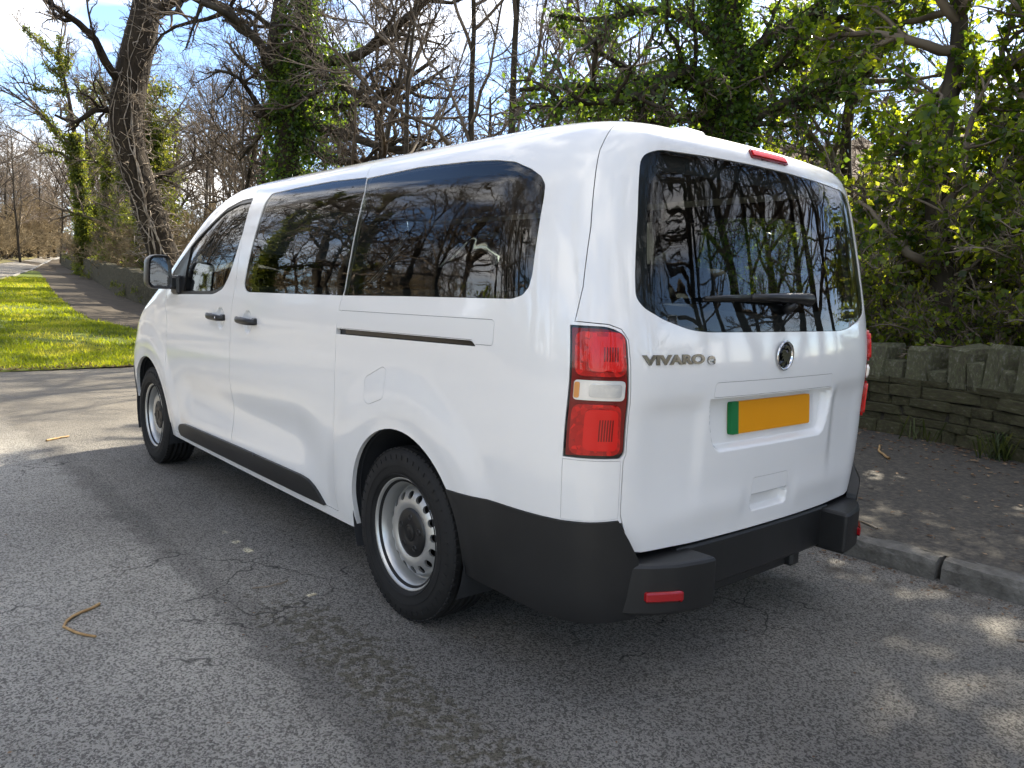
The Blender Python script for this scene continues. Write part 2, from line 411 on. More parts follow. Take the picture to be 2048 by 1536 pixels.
# materials of the van
m, nt, b = node_mat('white_paint')
b.inputs['Base Color'].default_value = (.83, .818, .795, 1); b.inputs['Roughness'].default_value = .42; b.inputs['Coat Weight'].default_value = 1; b.inputs['Coat Roughness'].default_value = .02; b.inputs['Coat IOR'].default_value = 1.6; b.inputs['Specular IOR Level'].default_value = .2
t_ = N(nt, 'ShaderNodeTexCoord'); n_ = N(nt, 'ShaderNodeTexNoise'); n_.inputs['Scale'].default_value = 420; n_.inputs['Detail'].default_value = 1
nt.links.new(t_.outputs['Object'], n_.inputs['Vector']); b_ = N(nt, 'ShaderNodeBump'); b_.inputs['Strength'].default_value = .03; b_.inputs['Distance'].default_value = .001
nt.links.new(n_.outputs[0], b_.inputs['Height']); nt.links.new(b_.outputs[0], b.inputs['Coat Normal'])
noisy('bumper_plastic', [(.3, (.009, .0092, .0095)), (.7, (.014, .0143, .0148))], 3, rough=.46, bump=.12, bscale=700, bdist=.0012, spec=.5)
simple('gloss_black', (.008, .008, .009), .12); simple('rubber_black', (.012, .012, .012), .7); simple('trim_black', (.009, .009, .0095), .36)
simple('chrome', (.72, .72, .73), .08, 1); simple('dark_chrome', (.20, .19, .175), .14, 1); simple('silver_paint', (.55, .55, .53), .36, .75); simple('inner_dark', (.025, .026, .028), .85); simple('brake_dark', (.02, .018, .016), .7, .3)
simple('headliner', (.16, .16, .155), .9); noisy('seat_cloth', [(.3, (.018, .019, .022)), (.7, (.04, .041, .045))], 60, rough=.95)
noisy('tyre_rubber', [(.3, (.008, .008, .008)), (.7, (.017, .0165, .016))], 14, rough=.72, bump=.15, bscale=160, bdist=.002, spec=.35)
glass_mat('privacy_glass', (.58, .63, .61), 1.65, wav=.03); glass_mat('rear_glass', (.76, .82, .79), 1.48, wav=0); glass_mat('clear_glass', (.62, .70, .67), 1.6, wav=.02)
glass_mat('mirror_tint', (.2, .2, .2), 8)
simple('mirror_silver', (.75, .76, .77), .02, 1); simple('plate_yellow', (.72, .285, .0), .6, spec=.2); simple('plate_green', (.012, .16, .045), .6, spec=.2); simple('steel_dark', (.05, .05, .05), .5, .7)
m, nt, b = node_mat('lamp_red')
b.inputs['Roughness'].default_value = .3; b.inputs['Specular IOR Level'].default_value = .2; b.inputs['Coat Weight'].default_value = .6; b.inputs['Coat Roughness'].default_value = .01
t_ = N(nt, 'ShaderNodeTexCoord'); vo = N(nt, 'ShaderNodeTexVoronoi'); vo.inputs['Scale'].default_value = 70; nt.links.new(t_.outputs['Object'], vo.inputs['Vector'])
r_ = ramp(nt, [(.0, (.28, .003, .003)), (.5, (.46, .006, .005)), (.95, (.70, .014, .009))]); nt.links.new(vo.outputs['Color'], r_.inputs[0]); nt.links.new(r_.outputs[0], b.inputs['Base Color'])
simple('lamp_red_deep', (.16, .002, .003), .2, coat=.6, spec=.2); simple('lamp_bright', (.66, .008, .006), .3, coat=.5, spec=.2); simple('reflector_red', (.33, .006, .010), .25, coat=1)
simple('lamp_clear', (.74, .74, .73), .10, .35, coat=1); simple('lamp_amber', (.62, .25, .05), .15, coat=1); simple('headlamp', (.58, .60, .61), .08, .5, coat=1)

VAN = empty('minibus'); tag(VAN, 'white electric minibus with black bumpers and dark privacy glass parked at the kerb', 'minibus')
# outlines in the side view (y, z) and on the tail (u, v)
SEAM = [(.466, 1.828), (.40, 1.70), (.405, 1.60), (.425, 1.43), (.450, 1.29), (.478, 1.215), (.498, 1.10), (.507, .93), (.513, .75), (.530, .55), (.540, .40), (.535, .303)]
BSEAM = [(1.60, 1.822), (1.625, 1.60), (1.650, 1.35), (1.672, 1.22), (1.706, 1.06), (1.728, .80), (1.742, .60), (1.762, .42), (1.775, .303)]
door_f = [(1.60, 1.822), (1.80, 1.812), (2.0, 1.778), (2.2, 1.71), (2.42, 1.612), (2.62, 1.505), (2.80, 1.40), (2.875, 1.32, .05), (2.85, 1.215, .03), (2.828, 1.0), (2.868, .69), (2.862, .45), (2.858, .303)]+BSEAM[:0:-1]
door_f = fillet(door_f, .01); door_s = fillet(BSEAM+SEAM[::-1], .012)
qwin = fillet([(.4253, 1.752), (.044, 1.763), (-.284, 1.752), (-.43, 1.741), (-.53, 1.725), (-.612, 1.695), (-.662, 1.667), (-.684, 1.64), (-.690, 1.60), (-.692, 1.50), (-.693, 1.36), (-.685, 1.32), (-.662, 1.294), (-.617, 1.281), (.0, 1.272), (.459, 1.262), (.4466, 1.30), (.4235, 1.43), (.4035, 1.60), (.3985, 1.70)], .01)
swin = fillet([(.462, 1.262, .003), (1.47, 1.252, .01), (1.515, 1.262, .03), (1.54, 1.29), (1.516, 1.377), (1.453, 1.578), (1.42, 1.715, .02), (1.385, 1.757, .04), (1.07, 1.766), (.75, 1.768), (.4305, 1.757, .003), (.4015, 1.70), (.4065, 1.60), (.4265, 1.43), (.4515, 1.29)], .01)
fwin = fillet([(1.606, 1.752, .03), (1.778, 1.748, .03), (1.955, 1.714), (2.132, 1.65), (2.31, 1.578), (2.419, 1.530), (2.60, 1.435), (2.775, 1.34, .03), (2.735, 1.235, .02), (2.60, 1.212, .02), (1.965, 1.228, .06), (1.84, 1.262, .03), (1.767, 1.324), (1.711, 1.398), (1.629, 1.564)], .02)
rail = fillet([(.4945, 1.200, .0), (-.547, 1.212, .018), (-.547, 1.126, .014), (-.455, 1.124, .004), (-.442, 1.138, .008), (.4945, 1.124, 0)], .0)
slot = fillet([(.4945, 1.122, 0), (-.440, 1.136, .01), (-.462, 1.118, .006), (.4975, 1.098, 0)], 0)
flap = fillet([(.255, .937, .02), (.118, .996, .02), (.091, .985, .012), (.092, .872, .02), (.205, .833, .02), (.238, .845, .02)], .02)
def circ(cy, cz, r, n=56): return [(cy+r*math.cos(2*math.pi*i/n), cz+r*math.sin(2*math.pi*i/n)) for i in range(n)]
def arch(cy, cz, r): return [(cy+r*math.cos(math.pi*i/30), cz+r*math.sin(math.pi*i/30)) for i in range(31)]+[(cy-r, .2), (cy+r, .2)]
def mirror_u(half): return np.concatenate([np.array(half), np.array(half)[::-1]*[-1, 1]])
gate = mirror_u([(.0, 1.952), (.62, 1.952), (.74, 1.945), (.80, 1.925), (.838, 1.88), (.856, 1.825), (.873, 1.741), (.884, 1.506), (.910, 1.326), (.940, 1.222), (.836, 1.216), (.797, 1.203), (.775, 1.172), (.768, 1.10), (.760, .984), (.758, .825), (.766, .80), (.766, .63), (.755, .59), (.735, .53), (.718, .503), (.68, .495), (.46, .490), (.0, .490)])
rwin = mirror_u(fillet([(-.001, 1.774, 0), (.127, 1.774), (.4, 1.770), (.655, 1.762, .05), (.727, 1.735, .05), (.729, 1.56), (.743, 1.366), (.744, 1.30, .04), (.715, 1.268, .03), (.64, 1.235), (.52, 1.203, .06), (.43, 1.196), (-.001, 1.195, 0)], .02)[1:-1])
lampP = fillet([(.955, 1.212, .003), (.834, 1.211, .05), (.779, 1.185, .06), (.764, .98), (.762, .825, .02), (.775, .809, .01), (.957, .809, .003)], .01)
cornP = fillet([(.957, .803, .004), (.772, .803, .004), (.772, .617, .01), (.86, .611), (.957, .609, .004)], .004)
bump_side = [(1.52, .585), (1.489, .599), (1.263, .611), (.955, .606), (.86, .608), (.771, .613), (.74, .54), (.718, .497), (.712, .45), (.712, .315), (.72, .30), (.853, .292), (1.0, .290), (1.20, .292), (1.39, .298), (1.46, .36), (1.50, .48)]
f_gap = .0028
def S(poly, g=0.0, step=.02):
    q = side_uv(poly, step); return inset(resample(q, .02), g) if g else resample(q, .02)
def Rr(poly, g=0.0, step=.02):
    q = resample(poly, step); return inset(q, g) if g else q
# windscreen and bonnet side, front bumper, headlamp on the nose
wscreen = [(UMAX-.78, 1.16), (UMAX-.60, 1.10), (UMAX, 1.075), (UMAX+.60, 1.10), (UMAX+.78, 1.16), (UMAX+.80, 1.40), (UMAX+.76, 1.72), (UMAX+.66, 1.80), (UMAX, 1.83), (UMAX-.66, 1.80), (UMAX-.76, 1.72), (UMAX-.80, 1.40)]
fbump = [(5.53, .66), (5.70, .70), (6.0, .70), (UMAX, .70), (UMAX+.001, .70), (UMAX+.001, .24), (UMAX, .24), (5.6, .24), (5.50, .30), (5.52, .5)]
hlamp = fillet([(5.62, .82), (5.86, .93), (6.22, .90), (6.30, .80), (6.1, .75), (5.75, .74)], .04)
cut = dict(fd=S(door_f), sd=S(door_s), qw=S(qwin), rail=S(rail), slot=S(slot), flap=S(flap), gate=Rr(gate), lamp=Rr(lampP), corn=Rr(cornP), bs=Rr(bump_side), ws=Rr(wscreen), fb=Rr(fbump), hl=Rr(hlamp), a0=S(arch(*ARCHES[0])), a1=S(arch(*ARCHES[1])), rb=Rr([(-.1, .2), (1.40, .2), (1.47, .40), (1.497, .598), (1.30, .604), (-.1, .604)]))
dom = [(0, .262), (UMAX, .262), (UMAX, 2.655), (0, 2.655)]
BODY = skin('body', *cut_mesh(Rr(dom, 0, .03), list(cut.values()), .034, fine=[((1.35, .55), (2.35, 1.0), .02), ((4.6, .5), (5.7, 1.0), .024)]), 'white_paint', VAN, flange=.02, both=True)

def both_sides(fn):
    fn(False); fn(True)
def mk_door_front(mi):
    d = skin('front_door', *cut_mesh(S(door_f, f_gap), [S(fwin)], .026, fine=[((3.55, .98), (4.1, 1.2), .012)]), 'white_paint', VAN, mirror=mi)
    fr_in = inset(S(fwin, .004), .017); sail = S([(2.44, 1.6), (2.9, 1.5), (2.9, 1.1), (2.54, 1.1)])
    skin('window_frame', *cut_mesh(S(fwin, .001), [fr_in], .03), 'trim_black', d, off=-.004, flange=.02, mirror=mi)
    P, T = cut_mesh(fr_in, [], .04, extra=[sail]); c = P[T].mean(1); ins = inpoly(c, sail)
    skin('mirror_sail', P, T[ins], 'trim_black', d, off=-.002, flange=.01, mirror=mi)
    skin('window', P, T[~ins], 'clear_glass', d, off=-.010, flange=0, mirror=mi)
    handle(d, 1.90, 1.105, mi, True)
def handle(d, y, z, mi, lock):
    sx = 1 if mi else -1; x = .957*sx; mb = MB()
    # a bowed grip on two feet
    pts = []; n = 12
    for i in range(n+1):
        t = i/n*2-1; pts.append((x+sx*(.016+.026*(1-t**4)), y+t*.118, z+.004*t))
    V = []; F = []
    for i, p in enumerate(pts):
        t = i/n*2-1; h = .0185*(1-.25*abs(t)**3); w = .009
        for a in range(8):
            an = 2*math.pi*a/8; V.append((p[0]+sx*w*math.cos(an), p[1], p[2]+h*math.sin(an)))
    for i in range(n):
        for a in range(8): F.append((i*8+a, i*8+(a+1) % 8, (i+1)*8+(a+1) % 8, (i+1)*8+a))
    F += [tuple(range(8)), tuple(n*8+a for a in range(8))]
    mb.add(V, F, True)
    mb.box((x+sx*.008, y-.098, z), (.026, .044, .034), bev=.006); mb.box((x+sx*.008, y+.100, z), (.026, .038, .030), bev=.006)
    o = mb.build('handle', 'trim_black', d)
    if lock: MB().lathe([(0, 0), (.006, 0), (.007, -.002)], 12, 'x').build('lock', 'chrome', d, (x+sx*.047, y-.085, z))
both_sides(mk_door_front)
def mk_door_slide(mi):
    d = skin('sliding_door', *cut_mesh(S(door_s, f_gap), [S(swin)], .026, fine=[((3.1, .98), (3.6, 1.2), .012)]), 'white_paint', VAN, mirror=mi)
    skin('window', *cut_mesh(S(swin, .002), [], .04), 'privacy_glass', d, off=-.003, flange=.010, mirror=mi)
    handle(d, 1.46, 1.105, mi, False)
both_sides(mk_door_slide)
both_sides(lambda mi: skin('quarter_window', *cut_mesh(S(qwin, .002), [], .04), 'privacy_glass', VAN, off=-.003, flange=.010, mirror=mi))
both_sides(lambda mi: skin('door_rail_cover', *cut_mesh(S(rail, .0016), [], .026), 'white_paint', VAN, mirror=mi))
both_sides(lambda mi: skin('door_rail', *cut_mesh(S(slot), [], .03), 'gloss_black', VAN, off=-.022, flange=0, mirror=mi))
skin('charging_flap', *cut_mesh(S(flap, .0016), [], .02), 'white_paint', VAN)
# black moulding along the doors
mould = fillet([(2.70, .345, .03), (2.66, .375, .03), (2.56, .392), (2.43, .397), (1.62, .406), (.88, .408), (.80, .400), (.745, .378), (.70, .345), (.655, .306, .004), (2.68, .298, .03)], .02)
def mk_mould(mi):
    P, T = cut_mesh(S(mould), [], .018)
    o = skin('side_moulding', P, T, 'bumper_plastic', VAN, off=.014, flange=.018, mirror=mi)
both_sides(mk_mould)
# bumpers, corner panels
both_sides(lambda mi: skin('rear_bumper_corner', *cut_mesh(Rr(bump_side, .0015), [S(arch(*ARCHES[0]))], .024), 'bumper_plastic', VAN, off=lambda u, v: .005+.036*sstep(1.25, .84, u)*sstep(.615, .54, v), flange=.04, mirror=mi))
both_sides(lambda mi: skin('corner_panel', *cut_mesh(Rr(cornP, .0012), [], .024), 'white_paint', VAN, mirror=mi))
skin('front_bumper', *cut_mesh(Rr(fbump), [S(arch(*ARCHES[1]))], .04), 'bumper_plastic', VAN, off=.004, flange=.03, both=True)
both_sides(lambda mi: skin('headlamp', *cut_mesh(Rr(hlamp, .002), [], .03), 'headlamp', VAN, mirror=mi))
skin('windscreen', *cut_mesh(Rr(wscreen, .002), [], .05), 'clear_glass', VAN, off=-.003, flange=.01)
# tailgate
plate_flap = fillet([(.392, .981, .004), (.386, 1.032, .014), (-.386, 1.032, .014), (-.392, .981, .004)], .01)
grip_flap = fillet([(.124, .616, .003), (.122, .678, .016), (-.112, .678, .016), (-.118, .616, .003)], .01)
GATE = skin('tailgate', *cut_mesh(Rr(inset(resample(gate, .02), f_gap)), [Rr(rwin), Rr(plate_flap), Rr(grip_flap)], .026, fine=[((-.46, .765), (.46, .985), .0075), ((-.16, .53), (.16, .625), .006)]), 'white_paint', VAN)
skin('plate_light_trim', *cut_mesh(Rr(plate_flap, .0014), [], .02), 'white_paint', GATE, flange=.03)
skin('tailgate_handle', *cut_mesh(Rr(grip_flap, .0014), [], .015), 'white_paint', GATE, flange=.03)
skin('rear_window', *cut_mesh(Rr(rwin, .002), [], .04), 'rear_glass', GATE, off=-.003, flange=.010)
# high brake lamp
bl = fillet([(-.150, 1.803, .012), (.128, 1.800, .012), (.128, 1.846, .012), (-.150, 1.849, .012)], .012)
BLO = skin('brake_lamp', *cut_mesh(Rr(bl), [], .015), 'lamp_red_deep', GATE, off=.006, flange=.01)
skin('lens', *cut_mesh(Rr(inset(resample(bl, .01), .011)), [], .012), 'lamp_bright', BLO, off=.010, flange=.004)
def on_tail(x, z, d=0.0):
    """point on the tail surface at (x,z), d metres proud"""
    v = z2v(np.array([z])); uu = np.linspace(-1, 1, 801); xx = base(uu, np.full(uu.shape, v[0]))[:, 0]
    u = np.interp(x, xx[::-1], uu[::-1]); u = np.array([u]); return (surf(u, v)+surfn(u, v)*d)[0]
# number plate: green band and amber field, no characters
yb = on_tail(0, .905)[1]; tilt = math.radians(4)
PLT = empty('plate_origin'); bpy.data.objects.remove(PLT)
pm = Matrix.Translation((0, yb-.010, .900)) @ Matrix.Rotation(-tilt, 4, 'X')
mb = MB(); mb.prism(fillet([(-.26, -.056, .01), (.26, -.056, .01), (.26, .056, .01), (-.26, .056, .01)], .01, 4), -.004, .012, 'y', pm); PL_ = mb.build('number_plate', 'plate_yellow', GATE)
mb = MB(); mb.prism(fillet([(-.261, -.0565, .01), (-.217, -.0565, 0), (-.217, .0565, 0), (-.261, .0565, .01)], .01, 4), -.0055, .011, 'y', pm); mb.build('green_band', 'plate_green', PL_)
# lettering and emblem in chrome
def letters(body, x0, x1, zc, h, bold):
    cu = bpy.data.curves.new('t', 'FONT'); cu.body = body; cu.size = 1; cu.extrude = .5; cu.offset = bold; cu.resolution_u = 5
    ob = bpy.data.objects.new('t', cu); C.objects.link(ob); dg = bpy.context.evaluated_depsgraph_get(); me = bpy.data.meshes.new_from_object(ob.evaluated_get(dg)); bpy.data.objects.remove(ob)
    co = np.array([v.co[:] for v in me.vertices]); lo, hi = co.min(0), co.max(0)
    out = []
    cache = {}
    for p in co:
        x = x0+(p[0]-lo[0])/(hi[0]-lo[0])*(x1-x0); z = zc+((p[1]-lo[1])/(hi[1]-lo[1])-.5)*h; key = round(x, 4), round(z, 4)
        if key not in cache: cache[key] = (on_tail(x, z, 0), on_tail(x, z, .005))
        out.append(cache[key][1 if p[2] > 0 else 0])
    F = [tuple(pl.vertices) for pl in me.polygons]; bpy.data.meshes.remove(me)
    return MB().add(out, F)
letters('VIVARO', -.722, -.452, 1.112, .032, .045).build('lettering', 'dark_chrome', GATE)
letters('e', -.437, -.400, 1.107, .028, .045).build('lettering', 'dark_chrome', GATE)
ec = on_tail(0, 1.113); em = Matrix.Translation(ec) @ Matrix.Rotation(math.radians(1), 4, 'X')
mb = MB(); mb.lathe([(.044, -.002), (.052, -.003), (.0545, -.008), (.051, -.012), (.046, -.009), (.044, -.004)], 48, 'y', em); EMB = mb.build('emblem', 'chrome', GATE)
mb = MB(); mb.lathe([(0, -.0035), (.045, -.0035)], 48, 'y', em); mb.build('emblem_field', 'gloss_black', EMB)
g = [(-.030, -.030), (-.012, -.040), (.004, -.018), (.016, -.034), (.028, -.030), (.018, -.010), (.033, .004), (.026, .022), (.012, .034), (-.004, .038), (-.018, .028), (-.010, .024), (.004, .028), (.016, .018), (.012, .008), (.0, .012), (-.008, .022), (-.026, .020), (-.037, .010), (-.022, .010), (-.034, -.002), (-.018, .0), (-.030, -.014), (-.014, -.010), (-.010, -.020)]
mb = MB(); mb.prism(g, -.011, -.003, 'y', em); mb.build('emblem_figure', 'chrome', EMB)
# wiper
def wpt(x, z, d): return Vector(on_tail(x, z, d))
mb = MB(); mb.tube([wpt(-.452, 1.303, .016), wpt(-.34, 1.307, .02), wpt(-.22, 1.309, .024)], [.006, .009, .010], 8)
mb.tube([wpt(-.452, 1.298, .006), wpt(-.2, 1.303, .006), wpt(.02, 1.301, .006)], .005, 6); WIP = mb.build('wiper', 'trim_black', GATE)
mb = MB(); mb.tube([wpt(-.225, 1.309, .026), wpt(-.1, 1.311, .034), wpt(.05, 1.310, .044), wpt(.112, 1.306, .050), wpt(.128, 1.300, .048)], [.010, .014, .019, .022, .014], 10)
mb.tube([wpt(.112, 1.304, .045), wpt(.105, 1.286, .04)], [.018, .016], 10); mb.tube([wpt(.03, 1.295, .038), wpt(.02, 1.268, .0)], [.017, .020], 10); mb.build('wiper_arm', 'trim_black', WIP)
# tail lamps
def mk_lamp(mi):
    L0 = skin('tail_lamp', *cut_mesh(Rr(lampP, .001), [], .02), 'gloss_black', VAN, off=-.006, flange=.02, mirror=mi)
    def sub(name, poly, mat, off, r=.02, fl=.012, g=.02): return skin(name, *cut_mesh(Rr(fillet(poly, r), 0, .01), [], g), mat, L0, off=off, flange=fl, mirror=mi)
    sub('lens_base', [(.947, 1.204, .004), (.835, 1.203, .045), (.785, 1.18, .055), (.772, .98), (.770, .825, .015), (.947, .816, .004)], 'lamp_red_deep', .002)
    for zl, zh in ((1.062, 1.194), (.822, .978)):
        sub('lens_edge', [(.936, zl, .03), (.936, zh, .03), (.790, zh, .03), (.782, zl, .03)], 'lamp_red', .010, .03, .014, .012)
        sub('lens_bulb', [(.895, zl+.016, .022), (.895, zh-.014, .022), (.800, zh-.014, .022), (.794, zl+.014, .022)], 'lamp_bright', .0165, .022, .012, .012)
        for k in range(6):
            a = .812+k*.0075; sub('rib', [(a, zl+.045, 0), (a+.0035, zl+.045, 0), (a+.0035, zh-.045, 0), (a, zh-.045, 0)], 'lamp_red_deep', .0175, 0, .004, .03)
    sub('clear_lens', [(.936, .990, .012), (.936, 1.050, .012), (.784, 1.050, .014), (.784, .990, .014)], 'lamp_clear', .009, .012, .012, .012)
    sub('amber_lens', [(.934, .996, .006), (.934, 1.044, .006), (.918, 1.044, .006), (.918, .996, .006)], 'lamp_amber', .012, .006, .006, .012)
    sub('inner_lens', [(.890, 1.000, .01), (.890, 1.040, .01), (.795, 1.040, .01), (.795, 1.000, .01)], 'headlamp', .0125, .01, .006, .012)
both_sides(mk_lamp)
# rear bumper: recessed middle, two step blocks, reflectors
def plan_prism(mb, poly, z0, z1, bev=.014):
    q = np.array(poly); n = len(q); rings = [(inset(q, bev), z0), (q, z0+bev), (q, z1-bev), (inset(q, bev*.45), z1-bev*.3), (inset(q, bev), z1)]
    V = [(*p, z) for r, z in rings for p in r]; F = []
    for k in range(len(rings)-1):
        for i in range(n): F.append((k*n+i, k*n+(i+1) % n, (k+1)*n+(i+1) % n, (k+1)*n+i))
    F += [tuple(range(n))[::-1], tuple((len(rings)-1)*n+i for i in range(n))]
    return mb.add(V, F, False)
mid = fillet([(-.50, -.93), (.50, -.93), (.50, -.996), (.25, -1.006), (0, -1.009), (-.25, -1.006), (-.50, -.996)], .004)
BUM = plan_prism(MB(), mid, .315, .484, .012).build('rear_bumper', 'bumper_plastic', VAN)
plan_prism(MB(), fillet([(-.36, -.80), (.36, -.80), (.36, -.95), (-.36, -.95)], .02), .25, .312).build('tow_beam', 'steel_dark', BUM)
for s_ in (-1, 1):
    q = fillet([(s_*.435, -.92), (s_*.435, -1.110, .015), (s_*.49, -1.104), (s_*.60, -1.080), (s_*.68, -1.038), (s_*.735, -.996, .01), (s_*.76, -.965, .01), (s_*.765, -.92)], .02)
    bl_ = plan_prism(MB(), q, .308, .476, .012).build('bumper_step', 'bumper_plastic', BUM)
    plan_prism(MB(), fillet([(s_*.585, -1.04), (s_*.585, -1.097, .003), (s_*.605, -1.0905, 0), (s_*.645, -1.070, 0), (s_*.68, -1.0510, 0), (s_*.698, -1.040, .003), (s_*.69, -1.01)], .004), .356, .390, .006).build('rear_reflector', 'reflector_red', bl_)
MB().box((.30, -.93, .29), (.06, .10, .07), bev=.01).build('tow_eye_cover', 'steel_dark', BUM)
# wheel housings, floor, inner lining
for cy, cz, r in ARCHES:
    for s_ in (-1, 1):
        mb = MB(); V = []; F = []; n = 24
        for i in range(n+1):
            a = math.pi*(i/n*1.3-.15)
            for xx in (.50, .925): V.append((s_*xx, cy+(r+.012)*math.cos(a), cz+(r+.012)*math.sin(a)))
        F = [(2*i, 2*i+1, 2*i+3, 2*i+2) for i in range(n)]; mb.add(V, F, True)
        mb.add([(s_*.50, cy+(r+.012)*math.cos(math.pi*(i/n*1.3-.15)), cz+(r+.012)*math.sin(math.pi*(i/n*1.3-.15))) for i in range(n+1)], [tuple(range(n+1))], False)
        mb.build('wheel_housing', 'inner_dark', VAN)
mb = MB(); mb.box((0, 1.75, .31), (1.40, 4.3, .03)); mb.box((0, 1.55, .235), (1.2, 2.3, .10), bev=.02)
uu_ = np.linspace(-1.42, 1.42, 41); fp = base(uu_, np.full(41, .33)); mb.prism([(p[0]*.975, p[1]*.985) for p in fp], .312, .33, 'z')
for s_ in (-1, 1): mb.box((s_*.86, 1.63, .275), (.07, 2.4, .06), bev=.01)
mb.build('underbody', 'inner_dark', VAN)
swi = S(swin); qwi = S(qwin); 
P, T = cut_mesh(Rr([(0, .32), (UMAX, .32), (UMAX, 1.80), (0, 1.80)], 0, .06), [S(arch(*ARCHES[0])), S(arch(*ARCHES[1])), inset(swi, .035), inset(qwi, .03), inset(S(fwin), .035), Rr(wscreen), Rr([(-.01, 1.722), (.60, 1.712), (.645, 1.66), (.655, 1.36), (.61, 1.29), (-.01, 1.26)])], .09)
skin('lining', P, T, 'inner_dark', VAN, off=-.045, flange=0, both=True)
MB().box((0, .75, 1.80), (1.45, 3.0, .02)).build('headliner', 'headliner', VAN)
# seats, dashboard, steering wheel
def seat(x, y, w, first):
    st = rounded_box('seat', (x, y, .80), (w, .48, .15), .05, 'seat_cloth', VAN)
    R_ = Matrix.Rotation(math.radians(-14), 4, 'X')
    rounded_box('backrest', (x, y-.28, 1.03), (w*.94, .13, .50), .055, 'seat_cloth', st, rot=R_)
    for hx in ((0,) if w < .6 else (-w*.3, 0, w*.3)):
        rounded_box('headrest', (x+hx, y-.35, 1.37), (.25, .09, .15), .04, 'seat_cloth', st, rot=R_)
for y in (.05, .95): seat(-.20, y, .98, 0); seat(.55, y, .46, 0)
seat(-.42, 2.0, .5, 1); seat(.42, 2.0, .5, 1)
rounded_box('dashboard', (0, 2.95, 1.08), (1.62, .55, .28), .09, 'inner_dark', VAN)
mb = MB(); mb.lathe([(.185+.016*math.cos(a), .016*math.sin(a)) for a in [i*math.pi/4 for i in range(8)]], 28, 'z', Matrix.Translation((.42, 2.52, 1.16)) @ Matrix.Rotation(math.radians(60), 4, 'X'), closed=True)
mb.box((.42, 2.55, 1.14), (.34, .04, .05), bev=.01); mb.tube([(.42, 2.55, 1.14), (.42, 2.75, 1.04)], .03); mb.build('steering_wheel', 'rubber_black', VAN)
# door mirrors
def mk_mirror(mi):
    sx = 1 if mi else -1; cx = 1.052
    q = fillet([(-.085, -.105, .05), (.060, -.105, .03), (.060, .03, .03), (.050, .105, .04), (-.075, .105, .05)], .04, 6)
    mb = MB(); n = len(q); V = []; F = []
    for yy, sc_ in ((2.585, .97), (2.60, 1.0), (2.65, 1.0), (2.70, .93), (2.735, .75), (2.75, .4)):
        V += [(sx*(cx-p[0]*sc_), yy, 1.347+p[1]*sc_) for p in q]
    for k in range(5):
        for i in range(n): F.append((k*n+i, k*n+(i+1) % n, (k+1)*n+(i+1) % n, (k+1)*n+i))
    F.append(tuple(5*n+i for i in range(n))); mb.add(V, F, True)
    V = [(sx*(cx-p[0]*k), y0, 1.347+p[1]*k) for k, y0 in ((.97, 2.585), (.84, 2.592), (.84, 2.606)) for p in q]
    F = [(k*n+i, k*n+(i+1) % n, (k+1)*n+(i+1) % n, (k+1)*n+i) for k in range(2) for i in range(n)]+[tuple(2*n+i for i in range(n))]; mb.add(V, F, False)
    mb.box((sx*.975, 2.63, 1.285), (.09, .075, .085), bev=.015); mb.box((sx*.948, 2.64, 1.27), (.04, .13, .12), bev=.014)
    mo = mb.build('door_mirror', 'trim_black', VAN)
    mb = MB(); mb.add([(sx*(cx-p[0]*.83), 2.600-sx*0+p[0]*.10, 1.347+p[1]*.83) for p in q], [tuple(range(n))]); mb.build('mirror_glass', 'mirror_silver', mo)
both_sides(mk_mirror)
# roof bump, fender marker, antenna
rounded_box('roof_aerial_base', (-.03, -.50, 1.925), (.17, .22, .055), .026, 'white_paint', VAN)
# wheels
def tyre_mesh():
    R0 = .343; prof = [(.222, -.085), (.228, -.098), (.250, -.106), (.285, -.110), (.312, -.106), (.330, -.096), (.338, -.086), (R0, -.074)]
    g_ = []
    for c_ in (-.048, -.016, .016, .048): g_ += [(R0, c_-.006), (R0-.007, c_-.005), (R0-.007, c_+.005), (R0, c_+.006)]
    full = prof+g_+[(r, -h) for r, h in prof[::-1]]+[(.205, .08), (.205, -.08)]
    mb = MB(); mb.lathe(full, 72, 'x', closed=True)
    # shoulder sipes and raised sidewall marks
    for i in range(72):
        M_ = Matrix.Rotation(2*math.pi*i/72, 4, 'X')
        for s_ in (-1, 1): mb.box((s_*.082, 0, .3375), (.024, .0235, .009), M_, bev=.003)
    for i in range(0, 48): mb.box((-.1088, 0, .306), (.0025, .0025, .018), Matrix.Rotation(2*math.pi*i/48+.02, 4, 'X') @ Matrix.Rotation(.25, 4, 'X'))
    for r_ in (.238, .272): mb.lathe([(r_-.002, -.106), (r_, -.1115), (r_+.002, -.107)], 72, 'x')
    return mb.mesh('tyre', 'tyre_rubber')
